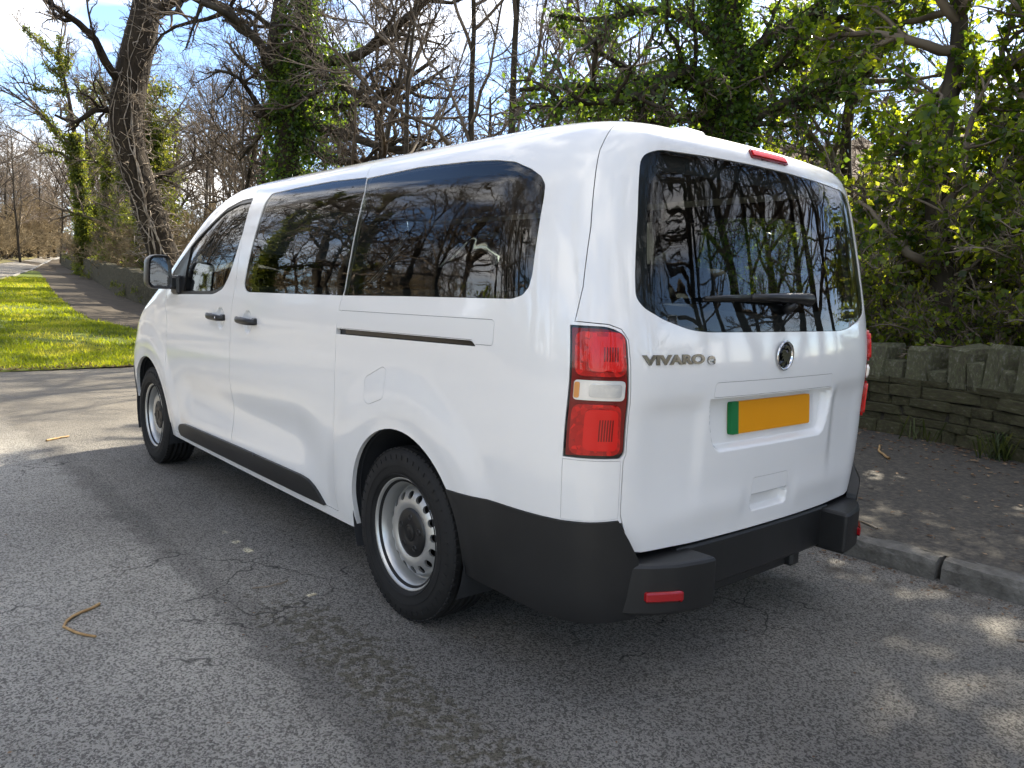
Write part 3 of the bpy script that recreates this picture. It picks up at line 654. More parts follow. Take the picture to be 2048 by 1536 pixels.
def rim_mesh():
    rx, hxp = [0, .085, .100, .112, .126, .146, .166, .178, .184], [-.050, -.052, -.060, -.066, -.066, -.060, -.046, -.030, -.018]
    out = [(.184*math.cos(2*math.pi*i/96), .184*math.sin(2*math.pi*i/96)) for i in range(96)]
    holes = [[(.149*math.cos(2*math.pi*(k+.5)/16)+.0158*math.cos(2*math.pi*j/18), .149*math.sin(2*math.pi*(k+.5)/16)+.0158*math.sin(2*math.pi*j/18)) for j in range(18)] for k in range(16)]
    P, T = cut_mesh(out, holes, .011); rr = np.hypot(P[:, 0], P[:, 1]); hx = np.interp(rr, rx, hxp)
    used = np.unique(T); m_ = -np.ones(len(P), int); m_[used] = np.arange(len(used)); V = np.stack([hx, P[:, 0], P[:, 1]], 1)[used]; T = m_[T]
    fn = np.cross(V[T[:, 1]]-V[T[:, 0]], V[T[:, 2]]-V[T[:, 0]])[:, 0]; T = np.where((fn > 0)[:, None], T[:, ::-1], T)
    mb = MB(); mb.add(V.tolist(), [tuple(t) for t in T], True)
    for h_ in holes:
        q = [(float(np.interp(math.hypot(a, b), rx, hxp)), a, b) for a, b in h_]
        mb.add(q+[(p[0]+.010, p[1], p[2]) for p in q], [(i, (i+1) % 18, 18+(i+1) % 18, 18+i) for i in range(18)], True)
    mb.lathe([(.184, -.018), (.188, -.012), (.191, -.022), (.193, -.045), (.197, -.062), (.204, -.072), (.212, -.080), (.218, -.088), (.2225, -.094), (.2245, -.090), (.2245, -.078)], 72, 'x')
    mb.lathe([(.188, .0), (.19, .05), (.20, .09)], 72, 'x')
    return mb.mesh('rim', 'silver_paint')
def cap_mesh():
    mb = MB(); mb.lathe([(0, -.070), (.030, -.070), (.033, -.067), (.037, -.068), (.041, -.070), (.066, -.069), (.086, -.066), (.097, -.061), (.099, -.050)], 48, 'x')
    mb.lathe([(.026, -.071), (.029, -.0725), (.031, -.071)], 32, 'x'); mb.add([(-.0725, *p) for p in [(-.016, -.010), (.0, .018), (.016, -.004), (.004, .002)]], [(0, 1, 2, 3)])
    for k in range(5):
        a = 2*math.pi*(k+.2)/5
        M_ = Matrix.Translation((0, .064*math.cos(a), .064*math.sin(a))); mb.lathe([(.0, -.064), (.008, -.064), (.010, -.0715), (.0125, -.0715), (.0135, -.066)], 14, 'x', M_)
    return mb.mesh('hub_cap', 'trim_black')
TY, RI, CA = tyre_mesh(), rim_mesh(), cap_mesh()
DR = MB().lathe([(0, .0), (.12, .0), (.155, .01), (.155, .10), (0, .10)], 32, 'x').mesh('brake_drum', 'brake_dark')
WX = .825; k_ = 0
for y in (0.0, 3.275):
    for s_ in (-1, 1):
        w = link('wheel', DR, VAN, (s_*WX, y, .343), (.4*k_+.1, 0, 0 if s_ < 0 else math.pi)); k_ += 1
        link('tyre', TY, w); link('rim', RI, w); link('hub_cap', CA, w)

# ------------------------------------------------------------------ the setting
def hgt(x, y):
    t = np.maximum(np.asarray(y, float)-7, 0); return .034*(t*t/(t+6))+0*np.asarray(x, float)
def sheet(name, poly, zf, mat, step=.6, h=.6, fine=()):
    P, T = cut_mesh(resample(poly, step), [], h, fine); z = hgt(P[:, 0], P[:, 1])+zf(P[:, 0], P[:, 1])
    V = np.column_stack([P, z]); fn = np.cross(V[T[:, 1]]-V[T[:, 0]], V[T[:, 2]]-V[T[:, 0]])[:, 2]; T = np.where((fn < 0)[:, None], T[:, ::-1], T)
    o = link(name, np_mesh(name, V, T, mat)); o['kind'] = 'structure'; return o
def xy_mask(nt, terms):
    pass
# --- materials
m, nt, b = node_mat('asphalt'); L = nt.links
t_ = N(nt, 'ShaderNodeTexCoord'); O = t_.outputs['Object']
def tex(kind, scale, detail=3, vec=O, **k):
    n = N(nt, kind); n.inputs['Scale'].default_value = scale
    if 'Detail' in n.inputs: n.inputs['Detail'].default_value = detail
    L.new(vec, n.inputs['Vector']); return n
def math_(op, a, b_=None, clamp=False):
    n = N(nt, 'ShaderNodeMath', operation=op); n.use_clamp = clamp
    for i, q in enumerate((a, b_)):
        if q is None: continue
        if isinstance(q, (int, float)): n.inputs[i].default_value = q
        else: L.new(q, n.inputs[i])
    return n.outputs[0]
def mixc(f, a, b_, mode='MIX'):
    n = N(nt, 'ShaderNodeMixRGB', blend_type=mode)
    for i, q in enumerate((f, a, b_)):
        if isinstance(q, (int, float)): n.inputs[i].default_value = q
        elif isinstance(q, tuple): n.inputs[i].default_value = (*q, 1)
        else: L.new(q, n.inputs[i])
    return n.outputs[0]
def maprange(x, a, b_):
    n = N(nt, 'ShaderNodeMapRange'); n.interpolation_type = 'SMOOTHSTEP'; n.inputs[1].default_value = a; n.inputs[2].default_value = b_; L.new(x, n.inputs[0]); return n.outputs[0]
sep = N(nt, 'ShaderNodeSeparateXYZ'); L.new(O, sep.inputs[0])
big = tex('ShaderNodeTexNoise', .7, 3); med = tex('ShaderNodeTexNoise', 5, 4)
sto = tex('ShaderNodeTexVoronoi', 155)
stone = ramp(nt, [(.05, (.065, .063, .060)), (.35, (.135, .131, .124)), (.7, (.235, .229, .216)), (.88, (.34, .33, .31)), (.97, (.66, .645, .61))]); L.new(sto.outputs['Color'], stone.inputs[0])
gap = maprange(sto.outputs['Distance'], .50, .18)
c1 = mixc(math_('MULTIPLY', math_('SUBTRACT', 1.0, gap), .40), stone.outputs[0], (.018, .017, .016))
wear = ramp(nt, [(.3, (1.0, .985, .96)), (.7, (1.72, 1.69, 1.63))]); L.new(big.outputs[0], wear.inputs[0]); c1 = mixc(1.0, c1, wear.outputs[0], 'MULTIPLY')
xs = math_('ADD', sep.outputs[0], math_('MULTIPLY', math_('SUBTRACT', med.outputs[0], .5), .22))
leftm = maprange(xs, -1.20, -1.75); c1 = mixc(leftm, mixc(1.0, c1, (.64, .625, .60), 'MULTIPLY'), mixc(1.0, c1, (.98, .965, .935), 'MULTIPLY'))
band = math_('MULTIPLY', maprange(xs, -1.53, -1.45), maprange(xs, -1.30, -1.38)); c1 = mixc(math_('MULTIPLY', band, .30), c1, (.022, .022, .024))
mossn = tex('ShaderNodeTexNoise', 26, 4); mossz = math_('MULTIPLY', maprange(xs, -1.55, -1.30), maprange(xs, -.98, -1.18)); mossz = math_('MULTIPLY', mossz, maprange(sep.outputs[1], 1.2, .1))
moss = math_('MULTIPLY', maprange(math_('ADD', mossn.outputs[0], math_('MULTIPLY', mossz, .22)), .67, .78), mossz)
c1 = mixc(math_('MULTIPLY', moss, .6), c1, mixc(sto.outputs['Color'], (.030, .026, .010), (.080, .066, .028)))
dirt = maprange(med.outputs[0], .52, .75); kd = math_('MULTIPLY', maprange(sep.outputs[0], .2, 1.3), .75); c1 = mixc(math_('MULTIPLY', dirt, math_('ADD', kd, .12)), c1, (.105, .088, .066))
sunlit_far = maprange(sep.outputs[1], 3.6, 6.0); c1 = mixc(math_('MULTIPLY', sunlit_far, .65), c1, (.24, .21, .165))  # sunlight on the road ahead painted in as a paler beige
crk = tex('ShaderNodeTexVoronoi', 2.3); crk.feature = 'DISTANCE_TO_EDGE'; wv = tex('ShaderNodeTexNoise', 9, 1); 
addv = N(nt, 'ShaderNodeMixRGB', blend_type='ADD'); addv.inputs[0].default_value = .16; L.new(O, addv.inputs[1]); L.new(wv.outputs['Color'], addv.inputs[2]); L.new(addv.outputs[0], crk.inputs['Vector'])
ck = math_('MULTIPLY', maprange(crk.outputs['Distance'], .016, .0), maprange(big.outputs[0], .53, .62)); c1 = mixc(math_('MULTIPLY', ck, .75), c1, (.012, .012, .012))
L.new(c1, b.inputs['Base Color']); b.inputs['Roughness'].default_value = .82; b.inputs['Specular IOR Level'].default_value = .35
hh = math_('MULTIPLY', sto.outputs['Distance'], -1.0)
bp = N(nt, 'ShaderNodeBump'); bp.inputs['Strength'].default_value = 1; bp.inputs['Distance'].default_value = .010; L.new(hh, bp.inputs['Height']); L.new(bp.outputs[0], b.inputs['Normal'])
noisy('pavement_tar', [(.25, (.030, .028, .025)), (.5, (.068, .062, .053)), (.75, (.14, .12, .092))], 34, rough=.88, bump=.6, bscale=150, bdist=.006)
noisy('path_dirt', [(.3, (.045, .036, .025)), (.6, (.085, .068, .048)), (.8, (.135, .112, .082))], 3, rough=.95, bump=.5, bscale=20, bdist=.02)
noisy('grass_ground', [(.3, (.06, .08, .012)), (.6, (.14, .17, .02)), (.8, (.20, .19, .05))], 1.6, rough=.95, bump=.5, bscale=30, bdist=.03)
noisy('woodland_floor', [(.3, (.030, .022, .013)), (.55, (.075, .055, .032)), (.8, (.12, .095, .05))], 4, rough=.95, bump=.6, bscale=14, bdist=.05)
noisy('dry_verge', [(.3, (.16, .13, .045)), (.7, (.30, .26, .09))], 3, rough=.95)
noisy('hill_bracken', [(.3, (.10, .072, .048)), (.55, (.17, .125, .085)), (.8, (.21, .17, .12))], .25, rough=.95, bump=.7, bscale=1.2, bdist=.8)
noisy('kerb_stone', [(.25, (.060, .056, .048)), (.5, (.125, .118, .104)), (.75, (.20, .19, .17))], 11, rough=.9, bump=.7, bscale=60, bdist=.012)
noisy('pale_kerb', [(.3, (.22, .21, .19)), (.7, (.36, .35, .32))], 6, rough=.9)
noisy('wall_stone', [(.22, (.022, .019, .010)), (.42, (.062, .052, .030)), (.55, (.075, .075, .032)), (.66, (.12, .105, .072)), (.82, (.24, .23, .19))], 5, rough=.92, bump=.8, bscale=28, bdist=.025)
noisy('coping_stone', [(.22, (.045, .040, .026)), (.42, (.10, .092, .062)), (.52, (.11, .115, .055)), (.64, (.19, .178, .14)), (.82, (.36, .35, .31))], 9, rough=.92, bump=.8, bscale=34, bdist=.025)
noisy('mortar', [(.3, (.022, .020, .015)), (.7, (.060, .054, .040))], 14, rough=.95, bump=.8, bscale=40, bdist=.03)
noisy('far_wall_stone', [(.3, (.030, .027, .014)), (.55, (.075, .066, .036)), (.8, (.14, .125, .08))], 5, rough=.95, bump=1, bscale=9, bdist=.06, stretch=(1, 1, 2))
noisy('bark_oak', [(.3, (.014, .010, .006)), (.55, (.040, .029, .018)), (.8, (.075, .057, .038))], 5, rough=.95, bump=1, bscale=16, bdist=.05, stretch=(1, 1, .28))
noisy('bark_dark', [(.3, (.022, .017, .011)), (.6, (.055, .044, .030)), (.8, (.085, .078, .045))], 6, rough=.95, detail=2, stretch=(1, 1, .3))
noisy('twig_brown', [(.35, (.09, .069, .050)), (.65, (.21, .168, .125))], 2.2, rough=.9, detail=0)
noisy('twig_tan', [(.35, (.19, .14, .075)), (.65, (.36, .28, .16))], 1.6, rough=.9, detail=0)
noisy('dead_ivy_stem', [(.35, (.19, .15, .105)), (.65, (.38, .32, .25))], 5, rough=.9, detail=0)
noisy('stick_wood', [(.35, (.30, .18, .075)), (.65, (.48, .32, .15))], 30, rough=.7)
leaf_mat('ivy_leaf', [(.022, .052, .012), (.055, .11, .018), (.11, .18, .026)], .50, .30)
leaf_mat('ivy_light', [(.040, .065, .012), (.085, .12, .020), (.14, .16, .030)], .45, .40, 3)
leaf_mat('holly_leaf', [(.026, .055, .010), (.070, .125, .016), (.15, .20, .025)], .62, .26, 5)
leaf_mat('laurel_leaf_sunlit', [(.045, .080, .013), (.10, .155, .020), (.19, .235, .034)], .60, .28, 5)  # shrub leaf colour lightened to look sunlit under the shading hollies
leaf_mat('grass_blade', [(.070, .105, .012), (.165, .22, .022), (.27, .29, .05)], .45, .6, 1.1)
leaf_mat('weed_blade', [(.02, .035, .008), (.05, .07, .015), (.09, .10, .03)], .3, .6, 6)
noisy('twig_pink', [(.35, (.17, .135, .10)), (.65, (.34, .275, .21))], 2.2, rough=.9, detail=0)
leaf_mat('dead_leaf', [(.06, .035, .018), (.13, .08, .042), (.24, .17, .10)], .2, .8, 20)
noisy('bridge_stone', [(.3, (.12, .10, .075)), (.7, (.24, .21, .16))], 3, rough=.9); simple('blue_rail', (.22, .42, .52), .5); simple('sign_red', (.5, .03, .03), .4); simple('sign_white', (.75, .75, .74), .4); simple('post_grey', (.2, .2, .2), .5)

# --- ground, road, path, verge
KX = 1.36
road_r = [(-4.2, 9.40), (-.6, 25.2), (2.96, 40.9), (6.8, 57.6), (15.4, 100.3), (27, 150), (36, 180)]
road_l = [(34, 182), (27.0, 166), (13, 97.6), (7.12, 73.3), (2.5, 60), (-4, 42), (-10, 20), (-16, 5), (-16, -18)]
verge_e = [(-1.07, 9.41), (.54, 9.49), (1.4, 10.4), (2.0, 12.5), (2.10, 15.2), (1.97, 17.7), (2.10, 20.9), (3.12, 29.3), (6.77, 54.2)]
WALL = [(1.2, -7.4), (2.6, -4.6), (3.75, -2.2), (4.51, -.53), (4.81, .12), (4.94, .94), (5.02, 2.5), (5.02, 6), (4.78, 12), (4.66, 18), (4.69, 24), (5.32, 29.6), (7.68, 44.7), (9.29, 57), (12.17, 77.4)]
xs_ = np.concatenate([np.linspace(-420, -30, 14), np.linspace(-24, 30, 28), np.linspace(40, 420, 16)]); ys_ = np.concatenate([np.linspace(-300, -20, 10), np.linspace(-16, 60, 39), np.linspace(70, 480, 20)])
X_, Y_ = np.meshgrid(xs_, ys_); rg = np.random.default_rng(3)
Z_ = hgt(X_, Y_)-.035+.22*sstep(6, 9, X_)*np.sin(X_*1.3)*np.cos(Y_*.9)*sstep(60, 30, np.abs(X_))
V_ = np.column_stack([X_.ravel(), Y_.ravel(), Z_.ravel()]); nx, ny = len(xs_), len(ys_)
F_ = np.array([(j*nx+i, j*nx+i+1, (j+1)*nx+i+1, (j+1)*nx+i) for j in range(ny-1) for i in range(nx-1)])
link('ground', np_mesh('ground', V_, F_, 'woodland_floor'))['kind'] = 'structure'
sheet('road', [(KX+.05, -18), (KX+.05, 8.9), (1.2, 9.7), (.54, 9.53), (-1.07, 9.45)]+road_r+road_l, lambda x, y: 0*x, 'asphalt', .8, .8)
pz = lambda x, y: .098*sstep(13, 8, y)+.006
sheet('pavement', [(KX+.11, -8), (KX+.11, 9.2)]+[(1.5, 9.6)]+[(5.1, 9.6)]+[p for p in WALL[::-1] if p[1] < 9.5], pz, 'pavement_tar', .3, .3)
sheet('path', [(1.2, 9.58)]+verge_e[2:]+[(7.4, 60), (11.5, 78.0), (12.4, 77.6)]+[p for p in WALL[::-1] if 9.8 < p[1] < 77]+[(5.05, 9.58)], lambda x, y: pz(x, y)+.003, 'path_dirt', .5, .6)
sheet('verge', [(-4.1, 9.36)]+verge_e+[(6.8, 57.0)]+[(p[0]+.1, p[1]) for p in road_r[3:0:-1]], lambda x, y: .018+.03*np.sin(x*1.1)*np.cos(y*.8), 'grass_ground', .5, .5)
sheet('far_verge', road_l[0:6]+[(-8, 45), (0, 66), (9, 100), (23, 168), (30, 184)], lambda x, y: .012, 'dry_verge', 1.5, 1.5)
# far hillside beyond the trees
hx = np.linspace(0, 1, 40); V = []; 
for j in range(12):
    for i in range(48):
        az = math.radians(38+i*1.35); d = 95+j*22; V.append((CAMP[0]+d*math.sin(az), CAMP[1]+d*math.cos(az), -1+46*sstep(0, 1, j/8)*float(sstep(38, 52, 38+i*1.35))*(1+.10*math.sin(i*.45)+.05*math.sin(i*1.7+j))))
link('hillside', np_mesh('hillside', V, [(j*48+i, j*48+i+1, (j+1)*48+i+1, (j+1)*48+i) for j in range(11) for i in range(47)], 'hill_bracken'))['kind'] = 'structure'
# kerb of single stones
rnd = random.Random(5)
KM = []
for k in range(4):
    mb = MB(); n = 10; V = []; F = []
    prof = [(0, -.12), (.006, .07), (.018, .098), (.05, .106), (.125, .104), (.13, -.12)]
    for i in range(n+1):
        for a, (px_, pz_) in enumerate(prof):
            j = .007 if 0 < a < 5 else .002; V.append((px_+rnd.uniform(-j, j)-(.012 if a in (2, 3) and rnd.random() < .22 else 0)*-1, (i/n-.5)*.905, pz_+rnd.uniform(-j, j)*.8))
    for i in range(n):
        for a in range(5): F.append((i*6+a, i*6+a+1, (i+1)*6+a+1, (i+1)*6+a))
    F += [tuple(range(6)), tuple(n*6+a for a in range(6))]; mb.add(V, F, False); KM.append(mb.mesh('kerb_stone', 'kerb_stone'))
KERB = empty('kerb', (KX, 0, 0)); KERB['kind'] = 'structure'
for i in range(19): link('kerb_stone', KM[i % 4], KERB, (rnd.uniform(-.008, .008), -8.1+i*.93, rnd.uniform(-.008, .006)), (0, rnd.uniform(-.02, .02), rnd.uniform(-.012, .012)))
mb = MB()
for (a, c_), (a2, c2) in zip(road_r[:-1], road_r[1:]):
    for i in range(12):
        p, q = [np.array([a+(a2-a)*t, c_+(c2-c_)*t]) for t in (i/12, (i+1)/12)]; z0, z1 = hgt(*p), hgt(*q)
        mb.add([(p[0], p[1], z0-.05), (p[0], p[1], z0+.07), (p[0]+.10, p[1], z0+.07), (p[0]+.10, p[1], z0-.05), (q[0], q[1], z1-.05), (q[0], q[1], z1+.07), (q[0]+.10, q[1], z1+.07), (q[0]+.10, q[1], z1-.05)], [(0, 1, 5, 4), (1, 2, 6, 5), (2, 3, 7, 6)])
mb.build('road_kerb', 'pale_kerb')['kind'] = 'structure'

# --- the stone wall
WP = np.array(WALL); WS = np.insert(np.cumsum(np.hypot(*np.diff(WP, axis=0).T)), 0, 0)
_wfx, _wfy = spl(WS, WP[:, 0]), spl(WS, WP[:, 1])
def wall_at(s):
    p = np.array([_wfx(s), _wfy(s)]); q = np.array([_wfx(s+.05), _wfy(s+.05)])-np.array([_wfx(s-.05), _wfy(s-.05)]); t = q/np.linalg.norm(q); n = np.array([-t[1], t[0]])   # n points to the road
    if n[0] > 0: n = -n
    return p, t, n
S1 = float(np.interp(3.2, WP[:, 1], WS)); 
ST = []
for k in range(14):
    r_ = random.Random(100+k); mb = MB(); mb.box((0, 0, 0), (1, 1, 1), bev=.085); mb.v = [tuple(c_*(1+r_.uniform(-.13, .13)) for c_ in v) for v in mb.v]; ST.append(mb)
STM = [s_.mesh('stone', 'wall_stone') for s_ in ST]; CPM = [s_.mesh('coping_stone', 'coping_stone') for s_ in ST]
WAL = empty('stone_wall', (WALL[3][0], WALL[3][1], 0)); tag(WAL, 'low rubble stone wall topped by upright coping stones beside the pavement', 'wall')
WO = Vector(WAL.location)
def wall_core(name, s0, s1, h, th, mat, step, parent):
    V = []; F = []; ss = np.arange(s0, s1, step)
    for s in ss:
        p, t, n = wall_at(s); z = float(hgt(*p))+.05; a = p-n*.02; c_ = p-n*th; hh_ = h(s)
        for q, zz in ((a, z-.2), (a+n*.0, z+hh_*.5), (a-n*.02, z+hh_), (c_, z+hh_), (c_, z-.3)): V.append((q[0], q[1], zz))
    for i in range(len(ss)-1):
        for k in range(4): F.append((i*5+k, i*5+k+1, (i+1)*5+k+1, (i+1)*5+k))
    mb = MB().add(V, F, False); o = mb.build(name, mat, parent)
    if parent: o.location = -Vector(parent.location)
    return o
wall_core('mortar_core', 0.2, S1+3, lambda s: .56, .38, 'mortar', .25, WAL)
s0 = float(np.interp(-2.9, WP[:, 1], WS)); z = .03; ci = 0
while z < .57:
    hh_ = rnd.choice([.06, .09, .11, .14, .075]); hh_ = min(hh_, .60-z) if .60-z > .05 else .05; s = s0+rnd.uniform(0, .3)
    while s < S1:
        l_ = rnd.choice([rnd.uniform(.12, .25), rnd.uniform(.2, .6)]); p, t, n = wall_at(s+l_/2); pr = rnd.uniform(-.02, .028)
        o = link('stone', STM[rnd.randrange(14)], WAL, Vector((p[0]-n[0]*(.09-pr), p[1]-n[1]*(.09-pr), .045+z+hh_/2))-WO, (rnd.uniform(-.05, .05), rnd.uniform(-.04, .04), math.atan2(t[1], t[0])+rnd.uniform(-.05, .05)))
        o.scale = (l_-.006, .20, hh_-.004); s += l_
    z += hh_
s = s0-1.5; k = 0
while s < S1+2.5:
    w_ = rnd.uniform(.13, .25); p, t, n = wall_at(s+w_/2); tall = k % 2 == 0; hh_ = rnd.uniform(.32, .43) if tall else rnd.uniform(.16, .26)
    o = link('coping_stone', CPM[rnd.randrange(14)], WAL, Vector((p[0]-n[0]*.20, p[1]-n[1]*.20, .585+hh_/2))-WO, (rnd.uniform(-.07, .07), rnd.uniform(-.09, .09), math.atan2(t[1], t[0])+rnd.uniform(-.06, .06)))
    o.scale = (w_*(1.02 if tall else .98), .40+rnd.uniform(-.04, .05), hh_); s += w_+.004; k += 1
FW = wall_core('boundary_wall', S1+2.6, WS[-1]-.2, lambda s: .98+.05*math.sin(s*.9)+.04*math.sin(s*2.3), .45, 'far_wall_stone', .5, None)
tag(FW, 'mossy brown boundary wall under ivy running along the dirt path', 'wall')

# ------------------------------------------------------------------ trees
def tube_arrays(P, R, sides):
    """P (B,n,3), R (B,n) -> vertices and quads of B tapered tubes"""
    B, n, _ = P.shape; T = np.empty_like(P); T[:, 1:-1] = P[:, 2:]-P[:, :-2]; T[:, 0] = P[:, 1]-P[:, 0]; T[:, -1] = P[:, -1]-P[:, -2]
    T /= np.maximum(np.linalg.norm(T, axis=-1, keepdims=True), 1e-9)
    ref = np.where(np.abs(T[..., 2:3]) > .9, [[[1., 0, 0]]], [[[0, 0, 1.]]]); A = np.cross(T, ref); A /= np.maximum(np.linalg.norm(A, axis=-1, keepdims=True), 1e-9); Bn = np.cross(T, A)
    an = np.arange(sides)*2*math.pi/sides
    V = P[:, :, None]+(A[:, :, None]*np.cos(an)[None, None, :, None]+Bn[:, :, None]*np.sin(an)[None, None, :, None])*R[:, :, None, None]
    b = (np.arange(B)*n*sides)[:, None, None]; i = (np.arange(n-1)*sides)[None, :, None]; k = np.arange(sides)[None, None]; k2 = (k+1) % sides
    F = np.stack([b+i+k, b+i+k2, b+i+sides+k2, b+i+sides+k], -1).reshape(-1, 4)
    return V.reshape(-1, 3), F
def join(parts):
    V = []; F = []; o = 0
    for v, f in parts: V.append(v); F.append(f+o); o += len(v)
    return np.concatenate(V), np.concatenate(F)
def unit(v): return v/np.maximum(np.linalg.norm(v, axis=-1, keepdims=True), 1e-9)
def sprout(g, P, R, count, nseg, ratio, ang, tmin, rr, wig, up, tmax=1.0, rmin=.003, absl=None):
    """children of the branches P,R: returns their points and radii"""
    B, n, _ = P.shape; par = np.repeat(np.arange(B), count); M = len(par); t = g.uniform(tmin, tmax, M)*(n-1); i = np.minimum(t.astype(int), n-2); f = (t-i)[:, None]
    st = P[par, i]*(1-f)+P[par, i+1]*f; tg = unit(P[par, i+1]-P[par, i]); L = np.linalg.norm(np.diff(P, axis=1), axis=-1).sum(1)[par]
    rp = R[par, i]*(1-f[:, 0])+R[par, i+1]*f[:, 0]
    ln = (absl if absl else L*ratio)*g.uniform(.55, 1.2, M)*(1.15-.45*t/(n-1)); r0 = np.maximum(np.minimum(rp*.85, R[par, 0]*rr*g.uniform(.7, 1.15, M)), rmin)
    rnd_ = unit(g.normal(size=(M, 3))); side = unit(np.cross(tg, rnd_)); a = np.radians(g.normal(ang, 14, M))[:, None]; d = unit(tg*np.cos(a)+side*np.sin(a))
    Q = np.empty((M, nseg+1, 3)); Q[:, 0] = st
    for k in range(nseg):
        d = unit(d+g.normal(size=(M, 3))*wig+np.array([0, 0, up])); Q[:, k+1] = Q[:, k]+d*(ln/nseg)[:, None]
    tp = np.linspace(1, .28, nseg+1)[None]; return Q, np.maximum(r0[:, None]*tp, rmin*.6)
def path(g, p0, d0, L, n, wig, up):
    d = unit(np.array(d0, float)); P = [np.array(p0, float)]
    for k in range(n): d = unit(d+g.normal(size=3)*wig+np.array([0, 0, up])); P.append(P[-1]+d*L/n)
    return np.array(P)
def leaf_quads(g, c, size, out=None, var=.35, droop=0.0):
    """one folded quad per leaf at c"""
    M = len(c); d = unit(g.normal(size=(M, 3))+(out if out is not None else 0)+np.array([0, 0, -droop])); s = unit(np.cross(d, g.normal(size=(M, 3)))); nrm_ = np.cross(d, s)
    L = (size*g.uniform(1-var, 1+var, M))[:, None]; w = L*g.uniform(.30, .42, M)[:, None]
    V = np.stack([c, c+d*L*.45+s*w+nrm_*L*.08, c+d*L, c+d*L*.45-s*w+nrm_*L*.08], 1).reshape(-1, 3); F = np.arange(M*4).reshape(-1, 4)
    return V, F
def along(g, P, R, M, spread, tmin=0.0):
    """random points round the branches P"""
    B, n, _ = P.shape; L = np.linalg.norm(np.diff(P, axis=1), axis=-1).sum(1); b = g.choice(B, M, p=L/L.sum()); t = g.uniform(tmin, 1, M)*(n-1); i = np.minimum(t.astype(int), n-2); f = (t-i)[:, None]
    c = P[b, i]*(1-f)+P[b, i+1]*f; r = R[b, i]; o = unit(np.cross(P[b, i+1]-P[b, i], g.normal(size=(M, 3)))); return c+o*(r+np.abs(g.normal(size=M))*spread)[:, None], o
def resamp(P, n):
    P = np.asarray(P, float); s = np.insert(np.cumsum(np.linalg.norm(np.diff(P, axis=0), axis=1)), 0, 0); q = np.linspace(0, s[-1], n)
    return np.stack([spl(s, P[:, k])(q) for k in range(P.shape[1])], 1)
def limbs_of(lst, n=9):
    """lists of (points, r0, r1) -> equal-length arrays"""
    P = np.stack([resamp(p, n) for p, a, b_ in lst]); R = np.stack([np.linspace(a, b_, n) for p, a, b_ in lst]); return P, R

# archetypes of the woodland: bare trees, ivy-clad trees, bare bushes, evergreen shrubs; each is (trunk mesh, crown mesh, extra leaf mesh)
def bare_tree(seed, H, r0, lean=.06, nl=13, spread=50, mat='twig_brown', stems=1, twig=4, rmin=.0045):
    g = np.random.default_rng(seed); tr = []
    for k in range(stems):
        d = np.array([g.normal()*lean*(1+2*(stems > 1)), g.normal()*lean*(1+2*(stems > 1)), 1]); P = path(g, (g.normal()*.25*(stems > 1), g.normal()*.25*(stems > 1), -.3), d, H*g.uniform(.85, 1.05), 12, .05, .02); tr.append((P, r0*g.uniform(.75, 1.1), r0*.16))
    P0, R0 = limbs_of(tr, 13); P1, R1 = sprout(g, P0, R0, nl, 7, .42, spread, .28, .42, .20, .06, rmin=.02); P2, R2 = sprout(g, P1, R1, 7, 5, .50, 42, .25, .5, .24, .03, rmin=.012)
    P3, R3 = sprout(g, P2, R2, 6, 3, .52, 40, .2, .55, .26, .02, rmin=rmin*1.3); P4, R4 = sprout(g, P3, R3, twig, 2, .65, 38, .2, .6, .25, .03, rmin=rmin)
    trunk = np_mesh('trunk', *tube_arrays(P0, R0, 9), 'bark_dark'); crown = np_mesh('crown', *join([tube_arrays(P1, R1, 5), tube_arrays(P2, R2, 4), tube_arrays(P3, R3, 3), tube_arrays(P4, R4, 3)]), mat)
    return g, trunk, crown, (P0, R0, P1, R1, P2, R2)
def add_ivy(g, sk, M, size=.11, mat='ivy_light', top=.75, spread=.16):
    P0, R0, P1, R1, P2, R2 = sk; n = int(P0.shape[1]*top); a, oa = along(g, P0[:, :n], R0[:, :n], int(M*.72), spread); b, ob = along(g, P1[:, :5], R1[:, :5], M-int(M*.72), spread*.6); b = b[:]
    return np_mesh('ivy', *leaf_quads(g, np.concatenate([a, b]), size, np.concatenate([oa, ob])*.8, droop=.4), mat, False)
ARCH = {}
for nm, a in dict(ash=(11, 13, .20, .05, 12, 45), birch=(12, 12, .13, .05, 15, 50), oak=(13, 12, .30, .10, 14, 60)).items():
    g, t_, c_, sk = bare_tree(*a[:4], nl=a[4], spread=a[5]); ARCH[nm] = [('trunk', t_), ('crown', c_)]
g, t_, c_, sk = bare_tree(19, 12, .16, .08, nl=18, spread=52, mat='twig_pink', rmin=.006); ARCH['haze_tree'] = [('trunk', t_), ('crown', c_)]
g, t_, c_, sk = bare_tree(14, 10, .10, .10, nl=9, spread=40, stems=3, twig=3); ARCH['coppice'] = [('trunk', t_), ('crown', c_)]
g, t_, c_, sk = bare_tree(15, 13, .33, .07, nl=12, spread=55); ARCH['ivied'] = [('trunk', t_), ('crown', c_), ('ivy', add_ivy(g, sk, 15000, .13))]
g, t_, c_, sk = bare_tree(16, 11, .26, .05, nl=14, spread=52); ARCH['dense_ivied'] = [('trunk', t_), ('crown', c_), ('ivy', add_ivy(g, sk, 26000, .14, 'ivy_light', .9, .55))]
g, t_, c_, sk = bare_tree(17, 3.4, .035, .35, nl=8, spread=45, mat='twig_tan', stems=12, twig=2, rmin=.004); ARCH['bush'] = [('stems', t_), ('twigs', c_)]
g, t_, c_, sk = bare_tree(18, 3.0, .03, .35, nl=7, spread=50, mat='twig_brown', stems=10, twig=2, rmin=.003); P1, R1 = sk[2], sk[3]; P2, R2 = sk[4], sk[5]
